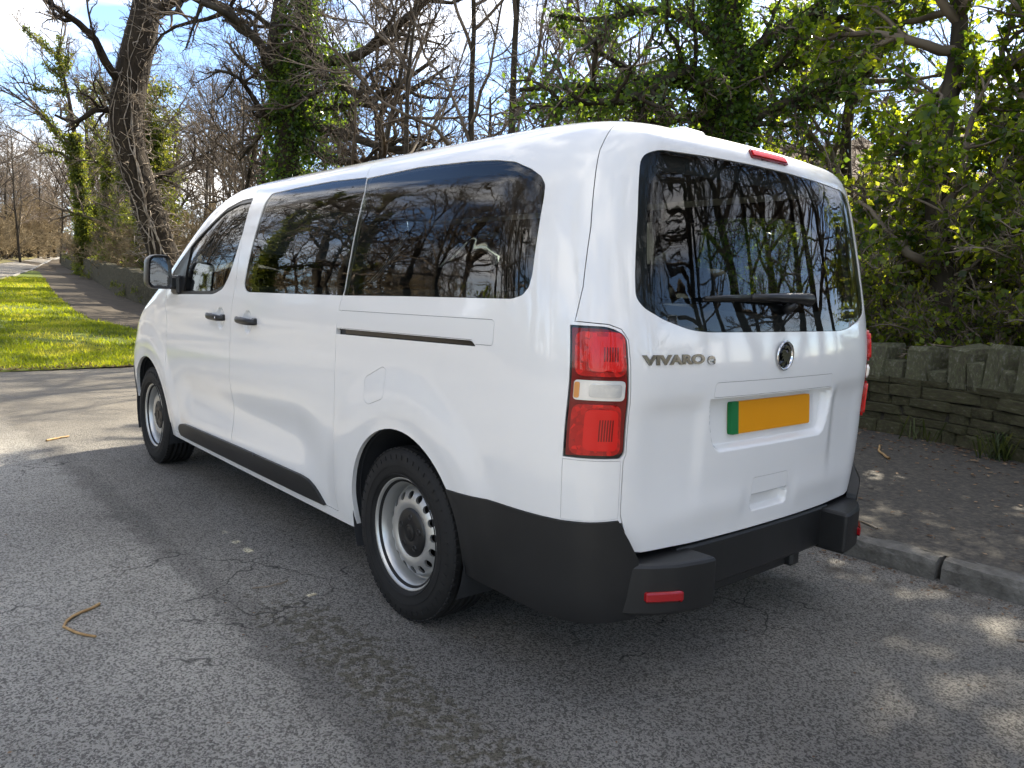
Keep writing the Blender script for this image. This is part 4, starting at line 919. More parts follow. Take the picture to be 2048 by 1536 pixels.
cc, oo = along(g, P2, R2, 5600, .06); ARCH['shrub'] = [('stems', t_), ('twigs', c_), ('foliage', np_mesh('foliage', *leaf_quads(g, cc, .085, oo*.5, droop=.2), 'laurel_leaf_sunlit', False))]
LAB = dict(
 ash=('ash_tree', 'tall bare tree with a slim trunk in the wood behind the wall', 'tree', 'bare slim trees of the wood'),
 birch=('birch_tree', 'thin bare tree with many fine twigs in the wood', 'tree', 'thin fine-twigged trees of the wood'),
 oak=('oak_tree', 'bare spreading tree with heavy low limbs in the wood', 'tree', 'bare spreading trees of the wood'),
 haze_tree=('bare_tree', 'pale twiggy tree with a dense bare crown beyond the bend of the road', 'tree', 'pale twiggy trees beyond the bend'),
 coppice=('coppiced_tree', 'bare tree of three slender stems rising from one foot', 'tree', 'three-stemmed trees of the wood'),
 ivied=('ivy_tree', 'bare tree with its trunk wrapped in light green ivy beyond the wall', 'tree', 'ivy-wrapped trees along the road'),
 dense_ivied=('ivy_covered_tree', 'tree swathed to the top in thick yellow-green ivy behind the leaning trunk', 'tree', 'ivy-smothered trees'),
 bush=('bare_bush', 'twiggy tan bush without leaves at the edge of the road', 'bush', 'tan bushes along the far road'),
 shrub=('evergreen_shrub', 'leafy evergreen shrub growing right behind the stone wall', 'shrub', 'evergreen shrubs behind the wall'))
def plant(kind, x, y, s=1.0, rz=None, tilt=(0, 0), label=None, group=None, name=None, sz=None):
    nm, lab, cat, grp = LAB[kind]; o = empty(name or nm, (x, y, float(hgt(x, y))-.05), rnd.uniform(0, 6.28) if rz is None else rz); o.rotation_euler[0] = tilt[0]; o.rotation_euler[1] = tilt[1]; o.scale = (s, s, sz or s)
    tag(o, label or lab, cat, group if label else grp)
    for pn, me in ARCH[kind]: link(pn, me, o)
    return o
# --- trees one can name: leaning oak, ivied oak, big ivied tree and holly on the right
def hero(name, label, parts, loc):
    o = empty(name, loc); tag(o, label, 'tree'); 
    for pn, me in parts: q = link(pn, me, o); q.location = -Vector(loc)
    return o
def px_path(pts, depth): return np.array([pixel(a, b_, depth if len(r) == 0 else r[0]) for a, b_, *r in pts])
# leaning oak beside the path
g = np.random.default_rng(21); D = 25.5
tr = resamp(np.concatenate([[pixel(350, 600, D)], px_path([(330, 520), (308, 455), (287, 390), (262, 310), (252, 250), (258, 180), (275, 100), (292, 20), (296, -70)], D)]), 26); trR = np.interp(np.linspace(0, 1, 26), [0, .12, .3, .55, .75, .9, 1], [.52, .45, .44, .50, .50, .42, .30])
lm = [([tr[17], pixel(225, 150, 25), pixel(195, 85, 24.5), pixel(150, 40, 24), pixel(90, 0, 23), pixel(40, -80, 22)], .17, .04),
      ([tr[22], pixel(318, 20, 25), pixel(345, 2, 24.3), pixel(390, -20, 23), pixel(440, 20, 22), pixel(475, 60, 21.5), pixel(520, 80, 21)], .20, .04),
      ([tr[25], pixel(260, -120, 25), pixel(230, -260, 25), pixel(180, -420, 24)], .28, .08), ([tr[25], pixel(330, -150, 25.5), pixel(400, -320, 25), pixel(500, -450, 24)], .26, .08),
      ([tr[13], pixel(225, 222, 25.4), pixel(190, 220, 25), pixel(150, 245, 24.8), pixel(110, 230, 24.4)], .14, .04), ([tr[9], pixel(320, 350, 26), pixel(370, 330, 27), pixel(420, 300, 28)], .10, .03)]
P1, R1 = limbs_of(lm, 9); P2, R2 = sprout(g, P1, R1, 9, 6, .45, 45, .2, .42, .26, .02, rmin=.02); P3, R3 = sprout(g, P2, R2, 7, 4, .45, 42, .2, .5, .28, .0, rmin=.012); P4, R4 = sprout(g, P3, R3, 5, 3, .55, 40, .2, .6, .28, .0, rmin=.006)
E1, ER = sprout(g, tr[None], trR[None], 700, 5, 0, 75, .02, .04, .70, .05, tmax=.98, rmin=.0075, absl=1.0)
# start the short stems on the bark, not in the heartwood
cen = E1[:, :1]; dirn = unit(E1[:, 1:2]-E1[:, :1]); E1 = E1+dirn*.34
S_ = []
for k in range(9):
    ph = g.uniform(0, 6.28); a = np.linspace(.02, g.uniform(.5, .98), 22); th = ph+np.cumsum(g.normal(size=22)*.16); i = a*25; i0 = np.minimum(i.astype(int), 24); f = (i-i0)[:, None]; c_ = tr[i0]*(1-f)+tr[i0+1]*f; rr_ = np.interp(a, np.linspace(0, 1, 26), trR)+.03
    S_.append(c_+np.stack([np.cos(th), np.sin(th), 0*th], 1)*rr_[:, None])
S_ = np.stack(S_); SR = np.repeat(np.linspace(.028, .010, 22)[None], 9, 0)
hero('leaning_oak', 'leaning oak trunk shaggy with curled dead ivy stems beside the dirt path', [('trunk', np_mesh('trunk', *tube_arrays(tr[None], trR[None], 18), 'bark_oak')), ('limbs', np_mesh('limbs', *join([tube_arrays(P1, R1, 8), tube_arrays(P2, R2, 5)]), 'bark_oak')),
     ('crown', np_mesh('crown', *join([tube_arrays(P3, R3, 4), tube_arrays(P4, R4, 3)]), 'twig_brown')), ('dead_ivy', np_mesh('dead_ivy', *join([tube_arrays(E1, ER, 4), tube_arrays(S_, SR, 5)]), 'dead_ivy_stem'))], tuple(tr[1]-[0, 0, 1.4]))
# ivied oak behind the van
g = np.random.default_rng(22); D = 20.6
base_ = pixel(588, 480, D); base_[2] = .3
tr = resamp([base_, pixel(585, 480, D), pixel(580, 400, D), pixel(573, 300, D), pixel(582, 220, D), pixel(600, 120, D), pixel(606, 20, D), pixel(600, -120, D), pixel(620, -320, D)], 24); trR = np.linspace(.42, .14, 24)
lm = [([tr[13], pixel(560, 165, D), pixel(535, 110, 20.2), pixel(495, 60, 19.8), pixel(450, 25, 19.4), pixel(400, 5, 19)], .20, .06), ([tr[12], pixel(555, 180, 20.8), pixel(548, 90, 21), pixel(560, 0, 21), pixel(550, -120, 21)], .26, .12),
      ([tr[14], pixel(640, 120, 20.2), pixel(690, 118, 19.8), pixel(730, 105, 19.5), pixel(790, 55, 19), pixel(850, 5, 18.5), pixel(900, -30, 18)], .19, .05), ([tr[13], pixel(640, 150, 20), pixel(680, 165, 19.6), pixel(730, 200, 19.4), pixel(760, 195, 19), pixel(810, 160, 18.6), pixel(870, 120, 18)], .16, .035),
      ([tr[11], pixel(630, 250, 20.4), pixel(690, 268, 20), pixel(750, 290, 19.6), pixel(800, 300, 19.3), pixel(860, 285, 19)], .19, .05), ([tr[10], pixel(640, 310, 20.4), pixel(720, 325, 20), pixel(800, 318, 19.6), pixel(870, 310, 19)], .15, .05),
      ([tr[12], pixel(640, 225, 21), pixel(700, 205, 21.4), pixel(770, 215, 21.8), pixel(840, 170, 22), pixel(900, 130, 22)], .13, .03), ([tr[11], pixel(540, 240, 20.2), pixel(500, 185, 19.6), pixel(470, 150, 19), pixel(430, 140, 18.6)], .12, .03), ([tr[18], pixel(680, -40, 20), pixel(760, -120, 19), pixel(860, -160, 18)], .16, .05), ([tr[18], pixel(520, -60, 20), pixel(440, -160, 19), pixel(350, -220, 18)], .16, .05)]
P1, R1 = limbs_of(lm, 10); P2, R2 = sprout(g, P1, R1, 10, 6, .42, 48, .15, .42, .30, .03, rmin=.018); P3, R3 = sprout(g, P2, R2, 7, 4, .45, 42, .2, .5, .30, .02, rmin=.010); P4, R4 = sprout(g, P3, R3, 5, 3, .55, 40, .2, .6, .30, .02, rmin=.005)
iv, io = along(g, tr[None, :22], trR[None, :22], 13000, .20); iv2, io2 = along(g, P1[:, :5], R1[:, :5], 6500, .16)
hero('ivied_oak', 'gnarled oak with ivy up its trunk and mossy limbs reaching over the minibus roof', [('trunk', np_mesh('trunk', *tube_arrays(tr[None], trR[None], 14), 'bark_oak')), ('limbs', np_mesh('limbs', *join([tube_arrays(P1, R1, 7), tube_arrays(P2, R2, 5)]), 'bark_dark')),
     ('crown', np_mesh('crown', *join([tube_arrays(P3, R3, 3), tube_arrays(P4, R4, 3)]), 'twig_brown')), ('ivy', np_mesh('ivy', *leaf_quads(g, np.concatenate([iv, iv2]), .095, np.concatenate([io, io2])*.7, droop=.5), 'ivy_leaf', False))], tuple(base_))
# big ivied tree with long low limbs behind the tailgate
g = np.random.default_rng(23); D = 11.0
base_ = pixel(1455, 640, D); base_[2] = .2
tr = resamp([base_, pixel(1456, 500, D), pixel(1455, 350, D), pixel(1450, 250, D), pixel(1465, 120, D), pixel(1450, 0, D), pixel(1440, -160, D), pixel(1460, -380, D)], 22); trR = np.linspace(.30, .12, 22)
lm = [([tr[9], pixel(1400, 175, 10.8), pixel(1330, 160, 10.4), pixel(1250, 178, 10), pixel(1150, 172, 9.8), pixel(1040, 180, 9.6)], .13, .03), ([tr[7], pixel(1400, 232, 11), pixel(1340, 240, 11.3), pixel(1250, 250, 11.6), pixel(1130, 215, 12)], .10, .03),
      ([tr[7], pixel(1510, 235, 10.8), pixel(1560, 210, 10.6), pixel(1620, 190, 10.3), pixel(1690, 150, 10)], .11, .035), ([tr[9], pixel(1400, 140, 10.6), pixel(1350, 150, 10.2), pixel(1260, 200, 9.8), pixel(1180, 205, 9.4), pixel(1060, 215, 9.2)], .10, .025),
      ([tr[11], pixel(1530, 80, 10.8), pixel(1620, 40, 10.5), pixel(1720, 30, 10.2), pixel(1800, -40, 10)], .10, .03), ([tr[12], pixel(1380, 40, 11), pixel(1290, 20, 11.3), pixel(1200, 40, 11.6), pixel(1100, 30, 12)], .09, .03), ([tr[14], pixel(1400, -80, 11), pixel(1300, -140, 11.4), pixel(1200, -160, 11.8)], .09, .03),
      ([tr[14], pixel(1540, -90, 10.6), pixel(1640, -140, 10.2), pixel(1760, -150, 9.8)], .09, .03), ([tr[10], pixel(1560, 130, 11.4), pixel(1650, 110, 11.8), pixel(1740, 120, 12.2)], .09, .03)]
P1, R1 = limbs_of(lm, 10); P2, R2 = sprout(g, P1, R1, 11, 6, .40, 46, .15, .40, .30, .02, rmin=.010); P3, R3 = sprout(g, P2, R2, 7, 4, .48, 42, .2, .5, .30, .01, rmin=.006); P4, R4 = sprout(g, P3, R3, 4, 3, .55, 40, .2, .6, .30, .01, rmin=.003)
iv, io = along(g, tr[None], trR[None], 15000, .13); iv2, io2 = along(g, P1, R1, 6000, .12); sel = P2[:, :, 0].mean(1) > 5.2; iv3, io3 = along(g, P2[sel], R2[sel], 6000, .10); iv4, io4 = along(g, P3, R3, 3800, .05)
hero('ivied_tree', 'dark ivy-clad tree with long low limbs rising behind the tailgate', [('trunk', np_mesh('trunk', *tube_arrays(tr[None], trR[None], 12), 'bark_dark')), ('limbs', np_mesh('limbs', *join([tube_arrays(P1, R1, 7), tube_arrays(P2, R2, 5)]), 'bark_dark')),
     ('crown', np_mesh('crown', *join([tube_arrays(P3, R3, 3), tube_arrays(P4, R4, 3)]), 'twig_brown')), ('ivy', np_mesh('ivy', *leaf_quads(g, np.concatenate([iv, iv2, iv3, iv4]), .070, np.concatenate([io, io2, io3, io4])*.6, droop=.5), 'ivy_leaf', False))], tuple(base_))
# holly over the wall
def holly(seed, D, pts, r0, nleaf, size, name, label, shift=(0, 0, 0)):
    g = np.random.default_rng(seed); b0 = pixel(*pts[0], D); b0[2] = .15
    tr = resamp([b0]+[pixel(a, c_, D) for a, c_ in pts], 20)+np.array(shift); b0 = b0+np.array(shift); trR = np.linspace(r0, r0*.35, 20)
    P1, R1 = sprout(g, tr[None], trR[None], 34, 8, .34, 68, .24, .40, .20, .05, rmin=.012); P2, R2 = sprout(g, P1, R1, 8, 5, .45, 48, .2, .5, .24, .0, rmin=.007); P3, R3 = sprout(g, P2, R2, 6, 3, .5, 42, .15, .5, .25, .0, rmin=.003)
    a, oa = along(g, P3, R3, nleaf, .035); b_, ob = along(g, P2, R2, nleaf//4, .05); 
    return hero(name, label, [('trunk', np_mesh('trunk', *tube_arrays(tr[None], trR[None], 10), 'bark_dark')), ('limbs', np_mesh('limbs', *join([tube_arrays(P1, R1, 5), tube_arrays(P2, R2, 4), tube_arrays(P3, R3, 3)]), 'twig_brown')), ('foliage', np_mesh('foliage', *leaf_quads(g, np.concatenate([a, b_]), size, np.concatenate([oa, ob])*.4, droop=.2), 'holly_leaf', False))], tuple(b0))
holly(31, 8.4, [(1890, 700), (1884, 560), (1872, 420), (1880, 300), (1900, 190), (1920, 60), (1900, -120), (1930, -320)], .15, 19000, .072, 'holly_tree', 'evergreen tree with sunlit glossy leaves hanging over the stone wall')
holly(32, 11.5, [(1690, 640), (1700, 480), (1690, 300), (1710, 120), (1700, -100), (1710, -260)], .12, 10000, .075, 'holly_tree', 'evergreen tree half hidden behind the ivy-clad tree and the holly')
holly(33, 8.2, [(2180, 760), (2190, 560), (2170, 380), (2190, 200), (2180, 0), (2200, -300)], .15, 7000, .075, 'holly_tree', 'evergreen tree on the wall side standing past the last coping stones')
holly(34, 7.2, [(2560, 900), (2580, 600), (2560, 380), (2600, 100), (2580, -300)], .15, 6500, .08, 'holly_tree', 'evergreen tree where the wall bends towards the road')
# shrubs behind the wall
for x, y, s_ in [(6.4, -.3, .55), (6.7, .8, .6), (7.0, 1.7, .75), (6.9, 2.8, .75), (8.2, .4, .95), (8.6, 2.0, 1.0), (5.9, -1.9, .6), (6.9, 4.6, .8), (8.6, 3.8, 1.1), (7.6, -1.2, .9), (7.4, .2, .9), (7.5, 1.2, 1.0), (7.9, 2.9, 1.1), (8.9, 1.2, 1.25), (9.6, .0, 1.3), (9.9, 2.8, 1.3), (8.3, -1.0, 1.1), (7.0, -.6, .75)]: plant('shrub', x, y, s_)
for x, y, s_ in [(6.1, 22.5, .42), (6.4, 26, .45), (7.1, 30, .5), (9.2, 43, .6), (9.9, 49, .6), (10.8, 54, .7), (8.1, 45.5, .42), (9.4, 53, .5), (5.55, 28.5, .3), (5.3, 25, .28)]: plant('shrub', x, y, s_, label='low leafy bush spilling over the boundary wall by the path', group='leafy bushes over the boundary wall')
# left: ivied trees along the road, the yellow-green one, bushes
plant('ivied', *pixel(165, 520, 48)[:2], 1.02, 1.1, tilt=(.03, -.10), label='bare tree with bright ivy to the first fork where the path meets the road', name='ivy_tree')
plant('ivied', *pixel(212, 520, 44)[:2], .86, 2.6, tilt=(0, .03)); plant('ivied', *pixel(245, 520, 40)[:2], .80, 4.2); plant('ivied', *pixel(185, 520, 60)[:2], 1.1, 5.0)
plant('dense_ivied', *pixel(322, 520, 34)[:2], .80, 1.0, label='tree swathed to the top in thick yellow-green ivy behind the leaning trunk')
for px_, d_, s_ in [(228, 42, .42), (205, 50, .45), (270, 37, .36), (186, 56, .5), (300, 34, .30)]: plant('dense_ivied', *pixel(px_, 520, d_)[:2], s_, label='bramble-like mound of yellow-green ivy behind the boundary wall', group='ivy mounds behind the wall', name='ivy_mound')
plant('coppice', *pixel(450, 500, 24)[:2], .95, .4, label='bare tree of three slender stems between the two big oaks'); plant('coppice', *pixel(405, 500, 30)[:2], 1.1, 2.0)
plant('birch', *pixel(960, 500, 17)[:2], .95, .5, label='straight slim trunk behind the roof, one of a close pair', group='pair of slim trunks'); plant('birch', *pixel(995, 500, 16)[:2], 1.0, 2.2, label='straight slim trunk behind the roof, one of a close pair', group='pair of slim trunks'); plant('birch', *pixel(735, 500, 23)[:2], .9, 4.1); plant('birch', 6.5, 12.2, .8, 3.0); plant('ash', 7.4, 20.8, .8, 1.0); plant('ash', 7.2, 13.8, .75, 2.0); plant('birch', *pixel(1180, 500, 20)[:2], 1.0, 1.1)
for px_, d_, k_, s_ in [(300, 52, 'ash', 1), (370, 45, 'oak', .9), (430, 50, 'birch', 1.1), (500, 38, 'ash', .95), (540, 55, 'oak', 1.1), (640, 34, 'birch', 1), (690, 45, 'ash', 1.05), (760, 36, 'oak', 1), (820, 28, 'ash', .9), (870, 48, 'birch', 1.1), (920, 34, 'oak', .95), (1010, 40, 'ash', 1.1), (1060, 26, 'birch', .95), (1120, 36, 'oak', 1.05), (1230, 30, 'ash', 1), (1290, 42, 'birch', 1.1), (1370, 30, 'oak', .95), (1480, 38, 'ash', 1.1), (1570, 24, 'birch', .8), (1650, 34, 'ash', .9), (1760, 26, 'oak', .8), (1850, 20, 'birch', .8), (1950, 26, 'ash', .9),
                         (60, 100, 'oak', 1.2), (20, 85, 'ash', 1.2), (100, 120, 'ash', 1.2), (-60, 75, 'oak', 1.3), (-30, 100, 'birch', 1.3), (90, 150, 'oak', 1.3), (250, 75, 'birch', 1.1), (225, 62, 'coppice', 1.2), (340, 70, 'oak', 1.2), (150, 90, 'ash', 1.1), (-110, 60, 'ash', 1.2), (40, 70, 'birch', 1.1), (75, 95, 'birch', 1.3), (120, 80, 'birch', 1.1), (10, 110, 'oak', 1.4), (50, 130, 'birch', 1.4), (110, 110, 'oak', 1.2), (175, 75, 'birch', 1.1), (205, 90, 'oak', 1.2), (270, 60, 'oak', 1), (290, 85, 'ash', 1.2), (410, 60, 'birch', 1.2), (470, 55, 'oak', 1.1), (580, 48, 'birch', 1.1)]:
    p = pixel(px_, 500, d_); plant(k_, p[0], p[1], s_)
for px_, d_, s_ in [(-40, 80, 1.1), (0, 105, 1.3), (35, 88, 1.1), (62, 120, 1.3), (95, 100, 1.2), (188, 82, 1.1), (225, 78, 1.1), (255, 66, 1.0), (310, 64, 1.1), (345, 56, 1.0), (490, 62, 1.2), (85, 140, 1.4), (15, 140, 1.5)]:
    p = pixel(px_, 500, d_); plant('haze_tree', p[0], p[1], s_)
for px_, d_, s_ in [(5, 90, 2.6), (30, 100, 2.8), (60, 115, 3.0), (85, 128, 3.0), (0, 78, 1.3), (18, 84, 1.5), (38, 92, 1.4), (55, 98, 1.6), (70, 108, 1.5), (85, 118, 1.6), (98, 132, 1.6), (108, 145, 1.5), (-20, 72, 1.5), (8, 98, 1.9), (45, 112, 2.1), (75, 130, 2.0), (30, 105, 1.8)]:
    p = pixel(px_, 500, d_); plant('bush', p[0], p[1], s_)
# thicket of bare bushes behind the wall
for px_, d_, s_ in [(215, 48, .9), (262, 40, .9), (240, 52, 1.1), (365, 33, 1.0), (395, 36, 1.3), (425, 40, 1.4), (470, 29, 1.0), (500, 33, 1.2), (350, 44, 1.4), (180, 64, 1.1), (300, 42, 1.2), (200, 74, 1.4), (520, 27, .9), (330, 36, 1.1), (440, 31, 1.1)]:
    p = pixel(px_, 500, d_); plant('bush', p[0], p[1], s_, label='twiggy tan thicket bush in the wood behind the boundary wall', group='thicket bushes behind the wall')
# the other side of the road and behind the viewer, seen in the glass and the paint
for x, y, k_, s_ in [(-19, 12, 'oak', 1.2), (-18, 4, 'ash', 1.2), (-18, -5, 'ivied', 1), (-20, 20, 'birch', 1.3), (-15, 28, 'oak', 1.2), (-12, 40, 'ash', 1.3), (-24, -12, 'oak', 1.1), (-13, -16, 'ash', .9), (-6, -20, 'oak', 1.0), (1.5, -17, 'ivied', .9), (-24, 12, 'ivied', 1.3), (-19, 33, 'ivied', 1.2), (-1, -24, 'birch', 1.1), (-10, -25, 'ivied', 1),
                     (-20, 8, 'birch', 1.2), (-19, 16, 'ash', 1.25), (-17, 24, 'oak', 1.1), (-22, 27, 'oak', 1.3), (-12.5, 22, 'oak', .9), (-11.5, 26, 'ivied', .9), (-10, 31, 'birch', 1.1), (-9, 36, 'oak', 1), (-7.5, 42, 'birch', 1.2), (-13.5, 31, 'birch', 1.1), (-11, 39, 'ash', 1.2), (-14, 18, 'birch', 1.0), (-13, 25, 'birch', 1.1), (7.5, -6, 'oak', .8), (10, -8, 'birch', 1.0), (13.5, -8.5, 'oak', 1), (17, -11, 'ash', 1.1), (9, -4.2, 'birch', .8), (12, -6, 'ash', .9), (16, -8, 'birch', 1.2), (20, -14, 'oak', 1.2), (11, -10.5, 'birch', 1.1), (-17, 10, 'birch', 1.1), (-17.5, 14, 'birch', 1.2), (-17, 19, 'ash', 1.1), (-16, 23, 'birch', 1.2), (-18, 6, 'birch', 1.2), (-23, 17, 'ash', 1.5), (-24, 23, 'birch', 1.5), (2.5, -12.5, 'birch', 1.1), (6, -12, 'birch', 1.2), (10, -11, 'birch', 1.1), (9, -17, 'ash', 1.3), (4.2, -10.5, 'oak', .85), (8.5, -9.5, 'ash', 1), (7, -15, 'oak', 1.1), (12, -13, 'birch', 1.2), (5, -20, 'ash', 1.2), (13, -20, 'oak', 1.2)]:
    plant(k_, x, y, s_, label=dict(oak='spreading bare tree beyond the open asphalt', ash='tall slim bare tree beyond the open asphalt', birch='thin twiggy tree beyond the open asphalt', ivied='ivy-trunked tree beyond the open asphalt')[k_], group=k_+' trees beyond the open asphalt')
for x, y, s_ in [(-18, 8, 1.2), (-18, 1, 1.3), (-18, 16, 1.2), (-19, 22, 1.2), (-17, -9, 1.2), (-8, -18, 1.2), (-3, -19, 1.1), (3, -16, 1.1), (6, -11, 1)]: plant('shrub', x, y, s_*1.1, label='leafy shrub beyond the open asphalt', group='shrubs beyond the open asphalt')

# distant woods to either side
rw = random.Random(77)
for i in range(34):
    x, y = rw.uniform(-75, -18), rw.uniform(38, 110); x = min(x, -14+(y-38)*.12); plant(rw.choice(['haze_tree', 'oak', 'birch']), x, y, rw.uniform(1.0, 1.5), label='bare tree of the distant wood across the main road', group='trees of the distant wood', name='bare_tree')
for i in range(30):
    x, y = rw.uniform(-80, -19), rw.uniform(30, 100); plant('bush', min(x, -13+(y-30)*.12), y, rw.uniform(1.2, 2.2), label='twiggy tan bush below the distant wood across the main road', group='bushes of the distant wood')
for i in range(36):
    x, y = rw.uniform(13, 48), rw.uniform(-6, 60); plant('bush', x, y, rw.uniform(.8, 1.5), label='twiggy tan undergrowth bush deep in the wood', group='undergrowth of the wood')
for i in range(16):
    x, y = rw.uniform(22, 60), rw.uniform(-14, 50); plant(rw.choice(['haze_tree', 'oak', 'ash']), x, y, rw.uniform(.8, 1.1), label='bare tree standing deep in the wood towards the hillside', group='trees deep in the wood', name='bare_tree')

# --- far end of the road: stone bridge with a blue railing, warning sign
p = pixel(132, 482, 118); BR = empty('road_bridge', (p[0], p[1], float(hgt(p[0], p[1])))); tag(BR, 'stone bridge parapet with a pale blue railing at the far end of the road', 'bridge')
MB().box((0, 0, 1.2), (4.2, 2.0, 3.0), bev=.08).build('abutment', 'bridge_stone', BR)
mb = MB(); mb.box((0, -.8, 3.8), (4.0, .06, .08)); mb.box((0, -.8, 3.3), (4.0, .05, .06))
mb.build('railing', 'blue_rail', BR)
for i in range(7): MB().box((-1.95+i*.65, -.8, 3.25), (.07, .07, 1.15)).build('railing_post', 'blue_rail', BR)
p = pixel(134, 497, 105); SG = empty('road_sign', (p[0], p[1], float(hgt(p[0], p[1])))); tag(SG, 'red and white triangular warning sign standing before the bridge', 'sign')
MB().tube([(0, 0, 0), (0, 0, 1.2)], .05).build('post', 'post_grey', SG); MB().prism([(-.45, .5), (.45, .5), (0, 1.3)], -.02, .02, 'y').build('red_border', 'sign_red', SG); MB().prism([(-.27, .6), (.27, .6), (0, 1.08)], -.04, -.021, 'y').build('white_field', 'sign_white', SG)

# --- grass blades, fallen leaves, sticks
g = np.random.default_rng(41); vp = np.array([(-4.0, 9.40)]+verge_e+[(6.8, 57.0), (2.98, 40.9)])
M = 150000; yy = 9.4+(g.uniform(size=M)**1.7)*34; xx = g.uniform(-4, 6.5, M); q = np.column_stack([xx, yy]); q = q[inpoly(q, vp)]; dn = np.sin(q[:, 0]*2.1+q[:, 1]*.7)+np.sin(q[:, 0]*.9-q[:, 1]*1.6+1)+np.sin(q[:, 0]*5.2+q[:, 1]*3.1); q = q[(dn > g.normal(size=len(q))*.9-1.1) & (q[:, 1] > 9.42+np.abs(g.normal(size=len(q)))*.16)]; c_ = np.column_stack([q, hgt(q[:, 0], q[:, 1])+.018+.03*np.sin(q[:, 0]*1.1)*np.cos(q[:, 1]*.8)])
M = len(c_); d = unit(np.column_stack([g.normal(size=(M, 2))*.55, np.ones(M)])); s = unit(np.cross(d, g.normal(size=(M, 3)))); Lh = (g.uniform(.03, .085, M)*(1+q[:, 1]/60))[:, None]; w = .006*(1+q[:, 1:2]/22)
link('grass', np_mesh('grass', np.stack([c_-s*w, c_+s*w, c_+d*Lh], 1).reshape(-1, 3), np.arange(M*3).reshape(-1, 3), 'grass_blade', False)); tag(bpy.data.objects['grass'], 'short sunlit green grass on the verge', 'grass', kind='stuff')
def litter(n, f, size, name, label, mat='dead_leaf', z=.012):
    P = f(n); V, F = leaf_quads(g, np.column_stack([P, hgt(P[:, 0], P[:, 1])+z]), size); V = V.reshape(-1, 4, 3); c0 = V[:, :1]; V[:, :, 2] = c0[:, :, 2]+(V[:, :, 2]-c0[:, :, 2])*.22; V[:, :, 2] = np.maximum(V[:, :, 2], (hgt(P[:, 0], P[:, 1])+z-.008)[:, None])
    o = link(name, np_mesh(name, V.reshape(-1, 3), F, mat, False)); tag(o, label, 'leaves', kind='stuff')
def f_wall(n):
    s = g.uniform(s0-1, S1+2, n); d = np.abs(g.normal(size=n))*.45+.02; out = []
    for a, b_ in zip(s, d): p, t, nn = wall_at(a); out.append(p+nn*b_)
    return np.array(out)
litter(900, f_wall, .05, 'leaf_litter', 'brown dead leaves gathered along the foot of the stone wall', z=.118)
litter(700, lambda n: np.column_stack([g.uniform(1.55, 4.6, n), g.uniform(-3.5, 2, n)]), .035, 'pavement_litter', 'scattered leaf scraps and chips on the dark pavement', z=.115)
litter(1300, lambda n: np.column_stack([g.uniform(-4, .9, n), 9.42+np.abs(g.normal(size=n))*.35]), .06, 'verge_litter', 'brown leaves lying along the edge of the grass verge', z=.03)
litter(900, lambda n: np.column_stack([g.uniform(-4, 2, n), g.uniform(9.5, 18, n)]), .05, 'grass_litter', 'dead leaves strewn over the grass', z=.06)
litter(700, lambda n: np.column_stack([KX-.02-np.abs(g.normal(size=n))*.12, g.uniform(-3.5, 3, n)]), .022, 'gutter_litter', 'leaf crumbs and grit collected in the gutter by the kerb', z=.006)
litter(600, lambda n: np.column_stack([g.uniform(-3, 1.3, n), g.uniform(-2.2, 9, n)]), .013, 'road_litter', 'pale leaf scraps dotted over the asphalt', z=.006)
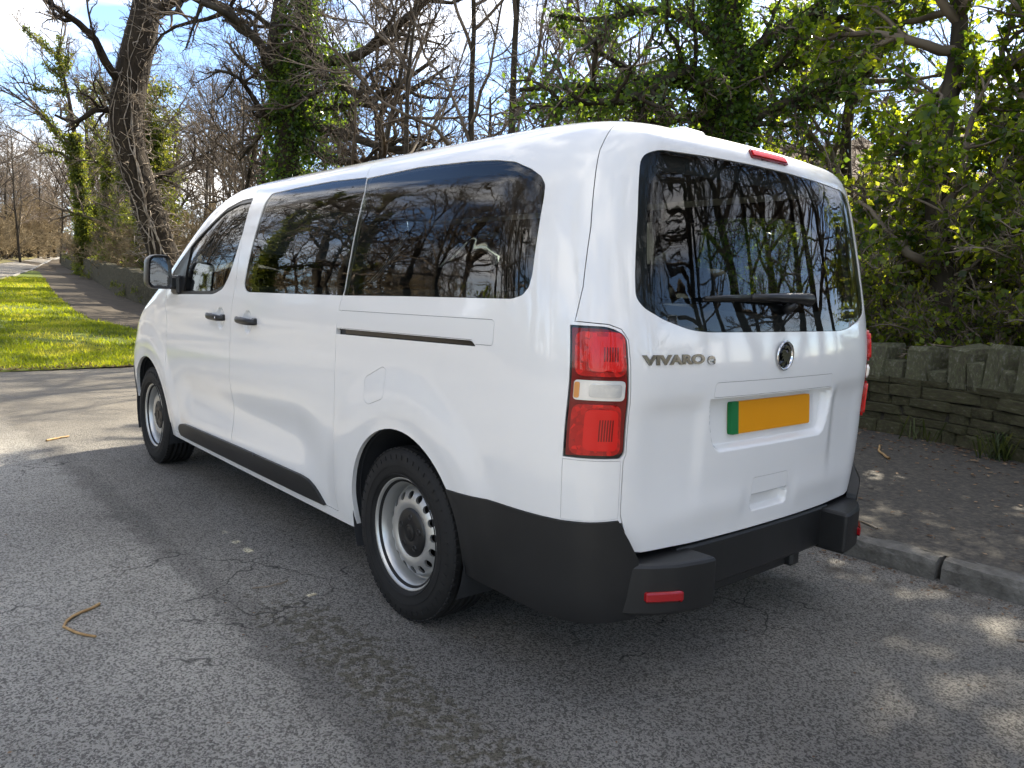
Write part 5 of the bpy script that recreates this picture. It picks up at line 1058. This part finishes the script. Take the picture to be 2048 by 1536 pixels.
# weeds at the foot of the wall
for k, (s_, n_) in enumerate([(float(np.interp(-.42, WP[:, 1], WS)), 60), (float(np.interp(.35, WP[:, 1], WS)), 16)]):
    p, t, nn = wall_at(s_); c0 = p+nn*.10; M = n_; an = g.uniform(0, 6.28, M); L_ = g.uniform(.12, .30, M); B_ = np.column_stack([c0[0]+g.normal(size=M)*.06, c0[1]+g.normal(size=M)*.06, np.full(M, .10)]); o_ = np.column_stack([np.cos(an), np.sin(an), 0*an]); s2 = np.column_stack([-np.sin(an), np.cos(an), 0*an])*.006
    V = np.stack([B_-s2, B_+s2, B_+o_*(L_*.45)[:, None]+s2+np.array([0, 0, 1])*(L_*.8)[:, None], B_+o_*(L_*.45)[:, None]-s2+np.array([0, 0, 1])*(L_*.8)[:, None], B_+o_*L_[:, None]+np.array([0, 0, 1])*(L_*.75)[:, None]], 1).reshape(-1, 3); F = [(5*i, 5*i+1, 5*i+2, 5*i+3) for i in range(M)]; F3 = [(5*i+3, 5*i+2, 5*i+4) for i in range(M)]
    me = bpy.data.meshes.new('blades'); me.from_pydata(V.tolist(), [], F+F3); me.materials.append(MATS['weed_blade'])
    o = empty('grass_tuft', (c0[0], c0[1], .10)); tag(o, ['large tuft of wiry grass at the foot of the stone wall', 'small grass tuft in the crack under the stone wall'][k], 'plant'); bl_ = link('blades', me, o); bl_.location = -Vector(o.location)
def stick(pts, r, label, mat='stick_wood', name='stick'):
    P = np.array(pts, float); n = 10; Q = resamp(P, n); Q[:, 2] += r*.9; Q += np.random.default_rng(len(label)).normal(size=Q.shape)*[.003, .003, .001]
    V, F = tube_arrays(Q[None], np.linspace(r, r*.7, n)[None], 7); o = link(name, np_mesh(name, V, F, mat)); tag(o, label, 'stick')
stick([(-1.835, .80, 0), (-1.93, .735, 0), (-1.985, .655, 0), (-1.975, .60, 0), (-1.95, .545, 0), (-1.915, .49, 0)], .0065, 'bent brown stick lying on the open asphalt')
stick([(-1.40, 4.43, 0), (-1.30, 4.50, 0), (-1.22, 4.54, 0)], .009, 'short straight stick in the sunny part of the asphalt')
stick([(1.62, -.72, .105), (1.68, -.60, .105), (1.70, -.50, .105)], .006, 'pale twig on the pavement just behind the kerb', 'dead_ivy_stem')
stick([(3.6, .10, .108), (3.9, .32, .108), (4.1, .40, .108)], .010, 'broken branch piece on the pavement below the wall')
stick([(.92, -1.60, 0), (1.02, -1.72, 0), (1.16, -1.80, 0)], .005, 'thin dark twig near the gutter', 'twig_brown')
stick([(-1.28, .62, 0), (-1.2, .60, 0), (-1.12, .62, 0)], .0035, 'thin pale twig beside the seam in the asphalt', 'dead_ivy_stem')
stick([(-.55, -1.86, 0), (-.45, -1.90, 0), (-.38, -1.92, 0)], .005, 'small curled twig lying on the dark asphalt', 'dead_ivy_stem')
